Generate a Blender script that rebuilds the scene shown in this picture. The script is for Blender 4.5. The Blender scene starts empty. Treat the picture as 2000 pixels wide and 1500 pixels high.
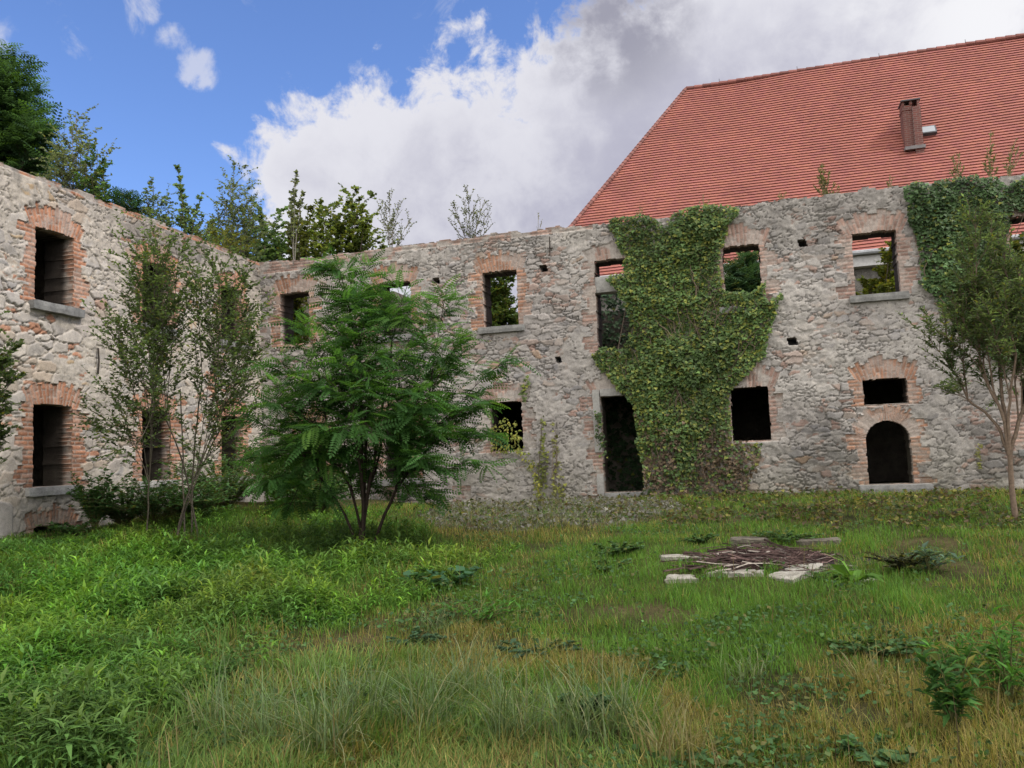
import bpy, math, random
import numpy as np
from mathutils import Matrix, Vector

# ------------------------------------------------------------------ camera, world, sun, exposure
S = bpy.context.scene
COL = S.collection
FPX, CX, CY = 1622.29, 1000.0, 750.0            # focal length and centre in a 2000 px wide frame
EYE = np.array([0.0, 0.0, 1.6])
def _rot(p, r, y):
    fw = np.array([math.sin(y)*math.cos(p), math.cos(y)*math.cos(p), math.sin(p)])
    rt = np.array([math.cos(y), -math.sin(y), 0.0]); up = np.cross(rt, fw)
    return rt*math.cos(r)+up*math.sin(r), up*math.cos(r)-rt*math.sin(r), fw
RT, UP, FW = _rot(math.radians(5.027), math.radians(-2.2743), math.radians(-16.1957))
cam = bpy.data.cameras.new('camera'); camo = bpy.data.objects.new('camera', cam); COL.objects.link(camo)
cam.sensor_width = 36.0; cam.lens = 36.0*FPX/2000.0; cam.clip_start = 0.05; cam.clip_end = 3000.0
M = Matrix(((RT[0], UP[0], -FW[0], EYE[0]), (RT[1], UP[1], -FW[1], EYE[1]), (RT[2], UP[2], -FW[2], EYE[2]), (0, 0, 0, 1)))
camo.matrix_world = M
S.camera = camo
S.view_settings.view_transform = 'Standard'; S.view_settings.look = 'None'
S.view_settings.gamma = 1.0
S.view_settings.exposure = 0.82

SUN_EL, SUN_AZ = math.radians(50), math.radians(100)      # azimuth clockwise from +Y
SKY_STRENGTH = 0.13

def ray(x, y):
    d = FW*FPX + RT*(x-CX) - UP*(y-CY)
    return d/np.linalg.norm(d)

def build_world():
    w = bpy.data.worlds.new('World'); S.world = w; w.use_nodes = True
    nt = w.node_tree; nt.nodes.clear(); N = nt.nodes.new; L = nt.links.new
    out = N('ShaderNodeOutputWorld'); bg = N('ShaderNodeBackground'); L(bg.outputs[0], out.inputs[0])
    bg.inputs['Strength'].default_value = SKY_STRENGTH
    sky = N('ShaderNodeTexSky'); sky.sky_type = 'NISHITA'; sky.sun_disc = False
    sky.sun_elevation = SUN_EL; sky.sun_rotation = SUN_AZ; sky.air_density = 1.0; sky.dust_density = 0.6; sky.ozone_density = 2.0
    tc = N('ShaderNodeTexCoord'); D = tc.outputs['Generated']
    def math_(op, a, b=None, c=None, clamp=False):
        n = N('ShaderNodeMath'); n.operation = op; n.use_clamp = clamp
        for i, v in enumerate((a, b, c)):
            if v is None: continue
            if hasattr(v, 'is_output'): L(v, n.inputs[i])
            else: n.inputs[i].default_value = v
        return n.outputs[0]
    def dot(v):
        n = N('ShaderNodeVectorMath'); n.operation = 'DOT_PRODUCT'; L(D, n.inputs[0]); n.inputs[1].default_value = tuple(v)
        return n.outputs['Value']
    def noise(scale, detail, rough, off=(0, 0, 0), dist=0.0):
        mp = N('ShaderNodeMapping'); L(D, mp.inputs['Vector']); mp.inputs['Location'].default_value = off
        n = N('ShaderNodeTexNoise'); L(mp.outputs[0], n.inputs['Vector'])
        n.inputs['Scale'].default_value = scale; n.inputs['Detail'].default_value = detail
        n.inputs['Roughness'].default_value = rough; n.inputs['Distortion'].default_value = dist
        return n.outputs['Fac']
    def smooth(v, a, b, x=0.0, y=1.0):
        n = N('ShaderNodeMapRange'); n.interpolation_type = 'SMOOTHSTEP'; L(v, n.inputs[0])
        for i, k in enumerate((a, b, x, y)): n.inputs[1+i].default_value = k
        return n.outputs[0]
    def half(a, b):                       # signed angle from the great circle through two sky directions
        n = np.cross(ray(*a), ray(*b)); n /= np.linalg.norm(n)
        return n
    # the big cumulus: right of one great circle and above another
    n1 = half((400, 312), (1080, -10)); e1 = dot(-n1 if np.dot(n1, ray(1300, 300)) < 0 else n1)
    n2 = half((425, 270), (545, 500));  n2 = -n2 if np.dot(n2, ray(1300, 200)) < 0 else n2
    e2 = dot(n2)
    cov = math_('MINIMUM', e1, e2)
    def blob(p, rpx, gain):
        d = dot(ray(*p)); r = math.cos(rpx/FPX)
        return math_('MULTIPLY', smooth(d, r, 1-(1-r)*0.02), gain)
    big = noise(6.5, 9, 0.6, (0.3, 1.7, 0.2), 0.25)
    fine = noise(22, 6, 0.62, (4.1, 0.2, 0.9), 0.3)
    edge = math_('ADD', math_('MULTIPLY', math_('SUBTRACT', big, 0.5), 0.30), math_('MULTIPLY', math_('SUBTRACT', fine, 0.5), 0.20))
    m1 = smooth(math_('ADD', cov, edge), -0.012, 0.035)
    small = None
    for p, r, g in (((185, 20), 90, 0.9), ((160, 60), 62, 0.75), ((110, 0), 60, .6), ((382, 130), 50, 1.0), ((345, 80), 42, 0.65), ((283, 8), 40, 0.85), ((460, 2), 70, 0.4),
                    ((890, 8), 60, 0.8), ((830, 20), 40, 0.45), ((700, 130), 25, 0.4), ((-300, 200), 300, 0.9), ((-700, 500), 380, 1.0)):
        b = blob(p, r, g); small = b if small is None else math_('MAXIMUM', small, b)
    # unseen cloud added overhead and behind the viewer, to soften and lift the light
    up = math_('MULTIPLY', smooth(dot((-0.1, -0.75, 0.65)), 0.1, 0.45), 1.5)
    m3 = smooth(math_('ADD', up, math_('MULTIPLY', edge, 5.0)), 0.30, 0.95, 0, 0.9)
    wisp = noise(15, 8, 0.62, (7.3, 2.2, 1.1), 0.5)
    m2 = smooth(math_('ADD', math_('MULTIPLY', small, 0.9), math_('MULTIPLY', math_('SUBTRACT', wisp, 0.5), 4.2)), 0.42, 1.3, 0, 0.62)
    m2 = math_('MULTIPLY', m2, smooth(small, 0.0, 0.3))
    mask = math_('MAXIMUM', math_('MAXIMUM', m1, m2), m3)
    # cloud body: bright lumps, lavender-grey hollows, a dark base near the top of the frame
    body = noise(7.5, 8, 0.58, (2.2, 0.4, 3.0), 0.2)
    depth = smooth(math_('ADD', cov, math_('MULTIPLY', edge, 0.5)), 0.0, 0.22)
    shade = math_('MULTIPLY', smooth(math_('ADD', body, math_('MULTIPLY', fine, 0.25)), 0.50, 0.74), 1.0)
    grey = math_('MULTIPLY', depth, math_('ADD', math_('MULTIPLY', shade, 0.62), 0.38), clamp=True)
    dark = math_('MAXIMUM', blob((1200, 25), 190, 1.0), blob((1120, 10), 110, 0.8))
    dark = math_('MULTIPLY', dark, smooth(math_('ADD', big, math_('MULTIPLY', fine, 0.3)), 0.5, 0.72))
    glow = math_('MAXIMUM', blob((1985, 20), 240, 1.0), blob((1640, 0), 190, 0.8))
    glow = math_('MULTIPLY', glow, smooth(big, 0.38, 0.62))
    def mix(f, a, b):
        n = N('ShaderNodeMix'); n.data_type = 'RGBA'; L(f, n.inputs[0])
        for i, v in ((6, a), (7, b)):
            if hasattr(v, 'is_output'): L(v, n.inputs[i])
            else: n.inputs[i].default_value = v
        return n.outputs[2]
    k = 1.0/SKY_STRENGTH
    c = mix(grey, (0.45*k, 0.45*k, 0.485*k, 1), (0.275*k, 0.274*k, 0.335*k, 1))
    c = mix(dark, c, (0.20*k, 0.20*k, 0.245*k, 1))
    c = mix(glow, c, (0.52*k, 0.52*k, 0.54*k, 1))
    c = mix(smooth(dot((-0.1, -0.75, 0.65)), 0.2, 0.75), c, (1.32*k, 1.27*k, 1.22*k, 1))      # unseen warm bright patch behind the viewer, added to light the walls
    tint = N('ShaderNodeMix'); tint.data_type = 'RGBA'; tint.blend_type = 'MULTIPLY'; tint.inputs[0].default_value = 1.0
    L(sky.outputs[0], tint.inputs[6]); tint.inputs[7].default_value = (0.58, 0.68, 0.92, 1)
    L(mix(mask, tint.outputs[2], c), bg.inputs['Color'])
build_world()

sun = bpy.data.lights.new('sun', 'SUN'); suno = bpy.data.objects.new('sun', sun); COL.objects.link(suno)
sun.energy = 1.9; sun.angle = math.radians(11); sun.color = (1.0, 0.95, 0.88)
sd = Vector((math.sin(SUN_AZ)*math.cos(SUN_EL), math.cos(SUN_AZ)*math.cos(SUN_EL), math.sin(SUN_EL)))
suno.rotation_euler = sd.to_track_quat('Z', 'Y').to_euler()

# ------------------------------------------------------------------ geometry helpers
D_WALL = 18.0                                      # the long wall stands on y = 18, running along x
DL = math.radians(-1.3302)
LDIR = np.array([math.sin(DL), math.cos(DL), 0.0])   # the left wing runs along this
LN = np.array([math.cos(DL), -math.sin(DL), 0.0])    # and faces this way
CORNER = np.array([-11.72, D_WALL, 0.0])

def smst(x, a, b):
    t = np.clip((np.asarray(x, float)-a)/(b-a), 0, 1); return t*t*(3-2*t)
def ground_z(x, y):
    x = np.asarray(x, float); y = np.asarray(y, float)
    z = 0.6*smst(y, 1, 17) + 0.2*smst(-x, 5.5, 12)
    z = z + 0.035*np.sin(x*1.3+0.7)*np.sin(y*1.1) + 0.02*np.sin(x*3.1+y*2.3)
    return z
def on_wall(x, y, D=D_WALL):                       # where a sight line meets an upright plane y = D
    d = ray(x, y); p = EYE+d*(D/d[1]); return p
def on_left(x, y):
    d = ray(x, y); t = np.dot(CORNER-EYE, LN)/np.dot(d, LN); p = EYE+d*t
    return float(np.dot(p-CORNER, LDIR)), p[2]
def on_ground(x, y):
    d = ray(x, y); t = 8.0
    for _ in range(60):
        p = EYE+d*t; g = float(ground_z(p[0], p[1])); t = 0.5*t+0.5*(g-EYE[2])/d[2]
    return EYE+d*t
def at_range(x, y, r):                             # a point on a sight line at a horizontal distance
    d = ray(x, y); return EYE+d*(r/math.hypot(d[0], d[1]))

def hash1(i, j, k=0):
    h = (np.asarray(i, np.int64)*374761393 + np.asarray(j, np.int64)*668265263 + int(k)*2147483647 + 1013904223) & 0xffffffff
    h = ((h ^ (h >> 13))*1274126177) & 0xffffffff
    h = ((h ^ (h >> 16))*2246822519) & 0xffffffff
    return ((h ^ (h >> 15)) & 0xffffff)/float(0xffffff)
def vnoise(x, y, k=0):
    x = np.asarray(x, float); y = np.asarray(y, float)
    i = np.floor(x).astype(np.int64); j = np.floor(y).astype(np.int64); u = x-i; v = y-j
    u = u*u*(3-2*u); v = v*v*(3-2*v)
    return (hash1(i, j, k)*(1-u)+hash1(i+1, j, k)*u)*(1-v)+(hash1(i, j+1, k)*(1-u)+hash1(i+1, j+1, k)*u)*v
def fbm(x, y, k=0, o=4):
    s = 0; a = 0.5; t = 0
    for q in range(o):
        s = s+a*vnoise(x*2**q, y*2**q, k+q*7); t += a; a *= 0.5
    return s/t
def inside(px, py, poly):
    px = np.asarray(px); py = np.asarray(py); c = np.zeros(px.shape, bool); n = len(poly)
    for a in range(n):
        x0, y0 = poly[a]; x1, y1 = poly[(a+1) % n]
        if y0 == y1: continue
        c ^= ((y0 > py) != (y1 > py)) & (px < (x1-x0)*(py-y0)/(y1-y0)+x0)
    return c

def mesh(name, V, F, mat, parent=None, col=None, smooth=False, loc=None):
    """Links one mesh object. V (n,3) world points; F (m,4) quads or (m,3)."""
    V = np.ascontiguousarray(V, np.float32); F = np.ascontiguousarray(F, np.int32); k = F.shape[1]
    me = bpy.data.meshes.new(name)
    if loc is not None: V = V-np.asarray(loc, np.float32)
    me.vertices.add(len(V)); me.vertices.foreach_set('co', V.ravel())
    me.loops.add(F.size); me.loops.foreach_set('vertex_index', F.ravel())
    me.polygons.add(len(F)); me.polygons.foreach_set('loop_start', np.arange(len(F), dtype=np.int32)*k)
    try: me.polygons.foreach_set('loop_total', np.full(len(F), k, np.int32))
    except Exception: pass
    me.polygons.foreach_set('use_smooth', np.full(len(F), smooth, bool))
    if col is not None:
        a = me.attributes.new('Col', 'FLOAT_COLOR', 'POINT')
        c = np.ones((len(V), 4), np.float32); c[:, :3] = col; a.data.foreach_set('color', c.ravel())
    me.update(calc_edges=True); me.validate()
    me.materials.append(mat)
    o = bpy.data.objects.new(name, me); COL.objects.link(o)
    if parent is not None:
        o.parent = parent; w = np.zeros(3); q = parent
        while q is not None: w += np.array(q.location); q = q.parent
        o.location = tuple((0 if loc is None else np.asarray(loc, float))-w)
    elif loc is not None: o.location = tuple(loc)
    return o
def thing(name, label, cat, loc=(0, 0, 0), group=None):
    o = bpy.data.objects.new(name, None); COL.objects.link(o); o.location = tuple(float(v) for v in loc); o.empty_display_size = 0.2
    return tag(o, label, cat, group)
def tag(o, label, cat=None, group=None, kind=None):
    o['label'] = label
    if cat: o['category'] = cat
    if group: o['group'] = group
    if kind: o['kind'] = kind
    return o

class MB:                                            # collects quads
    def __init__(s): s.v = []; s.f = []; s.c = []; s.n = 0
    def add(s, V, F, c=None):
        V = np.asarray(V, float).reshape(-1, 3); s.v.append(V); s.f.append(np.asarray(F, int).reshape(-1, 4)+s.n)
        s.c.append(np.broadcast_to(np.array((0.5, 0.5, 0.5) if c is None else c, float), V.shape)); s.n += len(V)
    def build(s, name, mat, parent=None, smooth=False, loc=None):
        return mesh(name, np.concatenate(s.v), np.concatenate(s.f), mat, parent, np.concatenate(s.c), smooth, loc)
BOXF = [(0, 3, 2, 1), (4, 5, 6, 7), (0, 1, 5, 4), (1, 2, 6, 5), (2, 3, 7, 6), (3, 0, 4, 7)]
def box(mb, x0, x1, y0, y1, z0, z1, c=None):
    mb.add([(x0, y0, z0), (x1, y0, z0), (x1, y1, z0), (x0, y1, z0), (x0, y0, z1), (x1, y0, z1), (x1, y1, z1), (x0, y1, z1)], BOXF, c)
def tube(mb, P, R, k=6, c=None, cap=True):
    P = np.asarray(P, float); R = np.broadcast_to(np.asarray(R, float), (len(P),)); n = len(P)
    T = np.gradient(P, axis=0); T /= np.linalg.norm(T, axis=1)[:, None]+1e-9
    a = np.cross(T, np.array([0.31, 0.87, 0.2])); a /= np.linalg.norm(a, axis=1)[:, None]+1e-9
    b = np.cross(T, a); th = np.arange(k)*2*math.pi/k
    V = P[:, None]+R[:, None, None]*(a[:, None]*np.cos(th)[None, :, None]+b[:, None]*np.sin(th)[None, :, None])
    V = V.reshape(-1, 3); i = np.arange(n-1)[:, None]*k; j = np.arange(k)[None]; j2 = (j+1) % k
    F = np.stack([i+j, i+j2, i+k+j2, i+k+j], -1).reshape(-1, 4)
    mb.add(V, F, c)

# ------------------------------------------------------------------ materials
def new_mat(name):
    m = bpy.data.materials.new(name); m.use_nodes = True; nt = m.node_tree
    return m, nt, nt.nodes['Principled BSDF'], nt.nodes.new, nt.links.new
def nz(N, L, src, scale, detail=5, rough=0.6):
    n = N('ShaderNodeTexNoise'); L(src, n.inputs['Vector']); n.inputs['Scale'].default_value = scale
    n.inputs['Detail'].default_value = detail; n.inputs['Roughness'].default_value = rough
    return n.outputs['Fac']
def ramp(N, L, f, stops):
    r = N('ShaderNodeValToRGB'); L(f, r.inputs[0]); e = r.color_ramp.elements
    while len(e) < len(stops): e.new(0.5)
    for q, (p, c) in zip(e, stops): q.position = p; q.color = (*c, 1)
    return r.outputs[0]
def mixc(N, L, f, a, b, mode='MIX'):
    n = N('ShaderNodeMix'); n.data_type = 'RGBA'; n.blend_type = mode
    for i, v in ((0, f), (6, a), (7, b)):
        if hasattr(v, 'is_output'): L(v, n.inputs[i])
        else: n.inputs[i].default_value = v if i == 0 or len(v) == 4 else (*v, 1)
    return n.outputs[2]
def bump(N, L, h, st, dist, bs):
    b = N('ShaderNodeBump'); L(h, b.inputs['Height']); b.inputs['Strength'].default_value = st; b.inputs['Distance'].default_value = dist
    L(b.outputs[0], bs.inputs['Normal'])

def mat_masonry():
    m, nt, bs, N, L = new_mat('rubble_masonry')
    at = N('ShaderNodeAttribute'); at.attribute_name = 'Col'
    g = N('ShaderNodeNewGeometry').outputs['Position']
    a = ramp(N, L, nz(N, L, g, 9, 6, 0.7), [(0.28, (0.72, 0.71, 0.70)), (0.5, (1, 1, 1)), (0.75, (1.22, 1.2, 1.16))])
    b = ramp(N, L, nz(N, L, g, 55, 4, 0.7), [(0.3, (0.74, 0.73, 0.72)), (0.55, (1, 1, 1)), (0.75, (1.2, 1.2, 1.2))])
    c = ramp(N, L, nz(N, L, g, 0.55, 4, 0.6), [(0.3, (0.84, 0.83, 0.84)), (0.55, (1, 1, 1)), (0.7, (1.07, 1.06, 1.04))])
    sp = N('ShaderNodeSeparateXYZ'); L(g, sp.inputs[0]); mr = N('ShaderNodeMapRange'); L(sp.outputs['Z'], mr.inputs[0])
    for i_, v_ in enumerate((0.5, 1.9, 0.55, 0.0)): mr.inputs[1+i_].default_value = v_
    mu = N('ShaderNodeMath'); mu.operation = 'MULTIPLY'; L(mr.outputs[0], mu.inputs[0]); L(ramp(N, L, nz(N, L, g, 1.6, 6, 0.65), [(0.38, (0, 0, 0)), (0.6, (1, 1, 1))]), mu.inputs[1])
    k = mixc(N, L, mu.outputs[0], at.outputs['Color'], (.17, .165, .12))          # damp, algae-stained foot of the wall
    mp = N('ShaderNodeMapping'); L(g, mp.inputs['Vector']); mp.inputs['Scale'].default_value = (1, 1, .12)
    st = nz(N, L, mp.outputs[0], 5.5, 4, 0.6); cr = N('ShaderNodeMapRange'); L(sp.outputs['Z'], cr.inputs[0])
    for i_, v_ in enumerate((5.6, 6.7, 0.12, 0.75)): cr.inputs[1+i_].default_value = v_
    mv = N('ShaderNodeMath'); mv.operation = 'MULTIPLY'; L(cr.outputs[0], mv.inputs[0]); L(ramp(N, L, st, [(0.50, (0, 0, 0)), (0.72, (1, 1, 1))]), mv.inputs[1])
    k = mixc(N, L, mv.outputs[0], k, (.15, .14, .125))                             # rain streaks from the crest
    k = mixc(N, L, 1.0, k, a, 'MULTIPLY'); k = mixc(N, L, 1.0, k, b, 'MULTIPLY'); k = mixc(N, L, 1.0, k, c, 'MULTIPLY')
    L(k, bs.inputs['Base Color']); bs.inputs['Roughness'].default_value = 0.95; bs.inputs['Specular IOR Level'].default_value = 0.15
    bump(N, L, nz(N, L, g, 70, 5, 0.7), 0.6, 0.012, bs)
    return m
def mat_attr(name, rough=0.8, transl=0.0, spec=0.3, var=0.0):
    m, nt, bs, N, L = new_mat(name)
    at = N('ShaderNodeAttribute'); at.attribute_name = 'Col'; c = at.outputs['Color']
    if var:
        g = N('ShaderNodeNewGeometry').outputs['Position']
        c = mixc(N, L, 1.0, c, ramp(N, L, nz(N, L, g, 30, 4), [(0.3, (1-var,)*3), (0.7, (1+var,)*3)]), 'MULTIPLY')
    L(c, bs.inputs['Base Color']); bs.inputs['Roughness'].default_value = rough; bs.inputs['Specular IOR Level'].default_value = spec
    if transl:
        t = N('ShaderNodeBsdfTranslucent'); mx = N('ShaderNodeMixShader'); mx.inputs[0].default_value = transl
        L(mixc(N, L, 1.0, c, (1.5, 1.5, 0.7), 'MULTIPLY'), t.inputs['Color'])
        L(bs.outputs[0], mx.inputs[1]); L(t.outputs[0], mx.inputs[2]); L(mx.outputs[0], nt.nodes['Material Output'].inputs['Surface'])
    return m
def mat_noise(name, c1, c2, scale, rough=0.9, bst=0.5, bscale=40, bdist=0.01, spec=0.2, c3=None):
    m, nt, bs, N, L = new_mat(name); g = N('ShaderNodeNewGeometry').outputs['Position']
    st = [(0.3, c1), (0.68, c2)] if c3 is None else [(0.3, c1), (0.52, c2), (0.75, c3)]
    k = ramp(N, L, nz(N, L, g, scale, 7, 0.68), st)
    k = mixc(N, L, 1.0, k, ramp(N, L, nz(N, L, g, scale*7, 4, 0.7), [(0.3, (0.8, 0.8, 0.8)), (0.7, (1.15, 1.15, 1.15))]), 'MULTIPLY')
    L(k, bs.inputs['Base Color']); bs.inputs['Roughness'].default_value = rough; bs.inputs['Specular IOR Level'].default_value = spec
    bump(N, L, nz(N, L, g, bscale, 5, 0.7), bst, bdist, bs)
    return m
MASON = mat_masonry()
LEAF = mat_attr('leaf', 0.6, 0.38, 0.12)
THIN = mat_attr('thin_leaf', 0.6, 0.58, 0.12)
IVYM = mat_attr('ivy_leaf', 0.5, 0.14, 0.2)
GRASSM = mat_attr('grass_blade', 0.6, 0.42, 0.12)
BARK = mat_attr('bark', 0.9, 0, 0.1, 0.3)
SILL = mat_noise('weathered_sill_stone', (0.13, 0.13, 0.125), (0.27, 0.265, 0.25), 6, bscale=60, bdist=0.006)
PALESILL = mat_noise('pale_concrete', (0.22, 0.21, 0.20), (0.40, 0.39, 0.36), 5, bscale=60, bdist=0.006)
SLABSTONE = mat_noise('lichened_slab', (0.14, 0.13, 0.10), (0.29, 0.27, 0.225), 7, bscale=45, bst=0.9, bdist=0.015, c3=(0.42, 0.40, 0.35))
IRON = mat_noise('rusty_iron', (0.02, 0.018, 0.017), (0.06, 0.045, 0.035), 20)
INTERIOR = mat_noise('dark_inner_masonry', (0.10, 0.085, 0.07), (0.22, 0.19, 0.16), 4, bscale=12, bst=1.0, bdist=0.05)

# ------------------------------------------------------------------ masonry walls
def cells(u, z, cw, ch, seed):
    iu = np.floor(u/cw).astype(np.int64); iz = np.floor(z/ch).astype(np.int64)
    f1 = np.full(u.shape, 9.0); f2 = np.full(u.shape, 9.0); id1 = np.zeros(u.shape, np.int64); id2 = id1.copy(); du = np.zeros(u.shape); dz = du.copy()
    for a in (-1, 0, 1):
        for b in (-1, 0, 1):
            ci = iu+a; cj = iz+b
            off = 0.5*(cj % 2)
            su = (ci+0.5+0.44*(2*hash1(ci, cj, seed)-1)+off*0.5)*cw; sz = (cj+0.5+0.36*(2*hash1(ci, cj, seed+1)-1))*ch
            x = np.abs(u-su)/cw; y = np.abs(z-sz)/ch
            d = (x**2.6+y**2.6)**(1/2.6) - 0.16*hash1(ci, cj, seed+2)
            n = d < f1
            f2 = np.where(n, f1, np.minimum(f2, d)); id1 = np.where(n, ci, id1); id2 = np.where(n, cj, id2)
            du = np.where(n, u-su, du); dz = np.where(n, z-sz, dz); f1 = np.where(n, d, f1)
    return f2-f1, id1, id2, du/cw, dz/ch
def pick(r, pal):
    pal = np.array(pal); w = np.cumsum(pal[:, 0]); i = np.clip(np.searchsorted(w/w[-1], r), 0, len(pal)-1); return pal[i, 1:]
PAL_R = [(3, .42, .39, .355), (2.2, .36, .345, .325), (2.4, .48, .45, .41), (0.8, .30, .292, .288), (1.2, .43, .36, .30), (.6, .42, .275, .215), (.2, .38, .24, .14)]
PAL_L = [(3, .48, .435, .385), (1.6, .41, .385, .355), (2.5, .55, .51, .455), (0.5, .34, .33, .32), (1.6, .48, .39, .30), (.3, .45, .27, .19), (.3, .46, .32, .17)]
def masonry(U, Z, ops, seed, pal, brickc, warm, zone=None, brickcap=None):
    smear = 0.024 if warm < 0.9 else 0.023
    wu = U+0.085*(2*fbm(U*3.1, Z*3.7, seed, 3)-1)+0.02*(2*vnoise(U*14, Z*14, seed+3)-1)
    wz = Z+0.060*(2*fbm(U*2.3, Z*4.1, seed+20, 3)-1)+0.015*(2*vnoise(U*13, Z*15, seed+5)-1)
    e, i, j, du, dz = cells(wu, wz, 0.42*warm, 0.205*warm, seed)
    r1 = hash1(i, j, seed+40); sel = hash1(i, j, seed+41)
    e2, i2, j2, du2, dz2 = cells(wu, wz, 0.21, 0.088, seed+60)
    sm = sel < (0.50 if warm < 0.9 else 0.30)
    r1 = np.where(sm, hash1(i2, j2, seed+70), r1); r3 = np.where(sm, hash1(i2, j2, seed+71), hash1(i, j, seed+42))
    ee = np.where(sm, np.minimum(e*1.0, e2*0.6), e)
    col = pick(r1, pal); brk = sm & (r3 < (0.22+0.45*smst(fbm(U*.7, Z*1.1, seed+48, 3), .42, .62) if warm < 0.9 else 0.10+.25*smst(fbm(U*.7, Z*1.1, seed+48, 3), .45, .65)))
    col = np.where(brk[..., None], np.array(brickc)*(0.8+0.5*hash1(i2, j2, seed+73))[..., None], col)
    col = col*(0.88+0.24*r3)[..., None]; avg = np.array((.42, .39, .35) if warm < 0.9 else (.49, .445, .385)); pat = (0.28+0.32*smst(fbm(U*0.8, Z*0.9, seed+47, 3), .35, .65))*np.where(brk, .35, 1); pat = pat[..., None]; col = col*(1-pat)+avg*pat
    gu = np.where(sm, 0.3*du2, du); gz = np.where(sm, 0.3*dz2, dz)
    hs = 0.032*smst(ee, 0.0, 0.13)*(0.65+0.6*r3)+0.020*(gu*(2*hash1(i, j, seed+44)-1)+gz*(2*hash1(i, j, seed+45)-1)+0.25*(2*fbm(U*9, Z*9, seed+11, 3)-1))
    mn = fbm(U*1.1, Z*1.5, seed+31, 4); mf = fbm(U*11, Z*12, seed+33, 3)
    hm = smear+0.105*(mn-0.46)+0.034*(mf-0.5)
    hm = np.maximum(hm, -0.022)
    mort = smst(hm-hs, -0.003, 0.004)
    mc = np.array((.44, .412, .37) if warm < 0.9 else (.50, .455, .39))*(0.86+0.30*fbm(U*7, Z*7, seed+35, 3))[..., None]
    crev = smst(-hm, 0.004, 0.02)*(1-smst(ee, 0.03, 0.10))
    mc = mc*(1-0.62*crev[..., None])
    if zone is not None: col = col*zone(U, Z)[..., None]; mc = mc*(0.45+0.55*zone(U, Z))[..., None]
    h = np.maximum(hs, hm); col = col*(1-mort[..., None])+mc*mort[..., None]
    ck = (1-smst(ee, 0.02, 0.075))*smst(fbm(U*3.3, Z*4.5, seed+37, 3)+0.10*np.where(gz < 0, 1, -1), 0.46, 0.58)   # open joints
    h = h-0.030*ck; col = col*(1-0.42*ck[..., None])
    reg = np.zeros(U.shape, np.int32)
    if brickcap is not None:
        cap = brickcap(U, Z)
        bc, bh = bricks(U, Z, seed+90, brickc, 0.85)
        col = np.where(cap[..., None], bc*0.85, col); h = np.where(cap, bh, h)
    for n, o in enumerate(ops):
        if o.get('plain'): continue
        x0, x1, z0, z1 = o['r']; xc = (x0+x1)/2; bcol = np.array(o.get('c', brickc)); wd = o.get('fade', 0.25)
        k = np.floor((Z+0.01)/0.30).astype(np.int64)
        tl = np.where(k % 2 == 0, 0.15, 0.30)+0.12*(hash1(k, n, seed+80)-0.35); tr = np.where(k % 2 == 1, 0.15, 0.30)+0.12*(hash1(k, n, seed+81)-0.35)
        zb = z0-0.03 if not o.get('sill_lo') else o['sill_lo']
        k3 = np.floor(Z/0.078).astype(np.int64); rj = 0.10*(hash1(k3, n, seed+82)-0.5); jamb = (U > x0-tl-rj) & (U < x1+tr+rj) & (Z > zb) & (Z < z1+0.02)
        bc, bh = bricks(U, Z, seed+100+n, bcol, wd)
        col = np.where(jamb[..., None], bc, col); h = np.where(jamb, bh, h); reg = np.where(jamb, n+1, reg)
        ah = o.get('arch', 0.42)
        if ah:
            if o.get('round'):
                rr = (x1-x0)/2; cz = z1-rr*0.92; c0 = rr
            else: cz = z1-1.05; c0 = 1.05
            R = np.hypot(U-xc, Z-cz); A = np.arctan2(U-xc, Z-cz)
            amax = 1.5 if o.get('round') else math.atan((x1-x0)/2/1.05)+0.10
            top = c0+ah-0.02+(0.0 if o.get('round') else 0.03*np.cos(A*3))+0.15*(hash1(np.floor(A/0.062).astype(np.int64), n, seed+7)-0.5)
            fan = (np.abs(A) < amax) & (R < top) & ((Z > z1-0.02) if not o.get('round') else (R > rr*0.9) & (Z > cz))
            q = A/0.062; ia = np.floor(q).astype(np.int64); fa = q-ia
            split = np.where(ia % 2 == 0, 0.14, 0.27); rb = np.where(R-c0 < split, 0, 1)
            jd = np.minimum(np.minimum(fa, 1-fa)*0.062*R, np.abs(R-c0-split))
            br = hash1(ia, rb, seed+200+n)
            jt = 1-smst(jd, 0.004, 0.014)
            fc = bcol*(0.72+0.55*br)[..., None]; pale = smst(fbm(U*4, Z*4, seed+230, 4), 0.42, 0.62)[..., None]*min(1, o.get('smear', 0.5)*1.5)
            fc = fc*(1-pale)+np.array((.47, .42, .37))*pale
            fc = fc*(1-jt[..., None]*0.8)+np.array((.45, .40, .35))*jt[..., None]*0.8
            fh = 0.014+0.010*(br-0.5)-0.014*jt*(1-0.7*pale[..., 0])+0.012*(mf-0.5)
            col = np.where(fan[..., None], fc, col); h = np.where(fan, fh, h); reg = np.where(fan, n+1, reg)
    return col, h, reg
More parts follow.
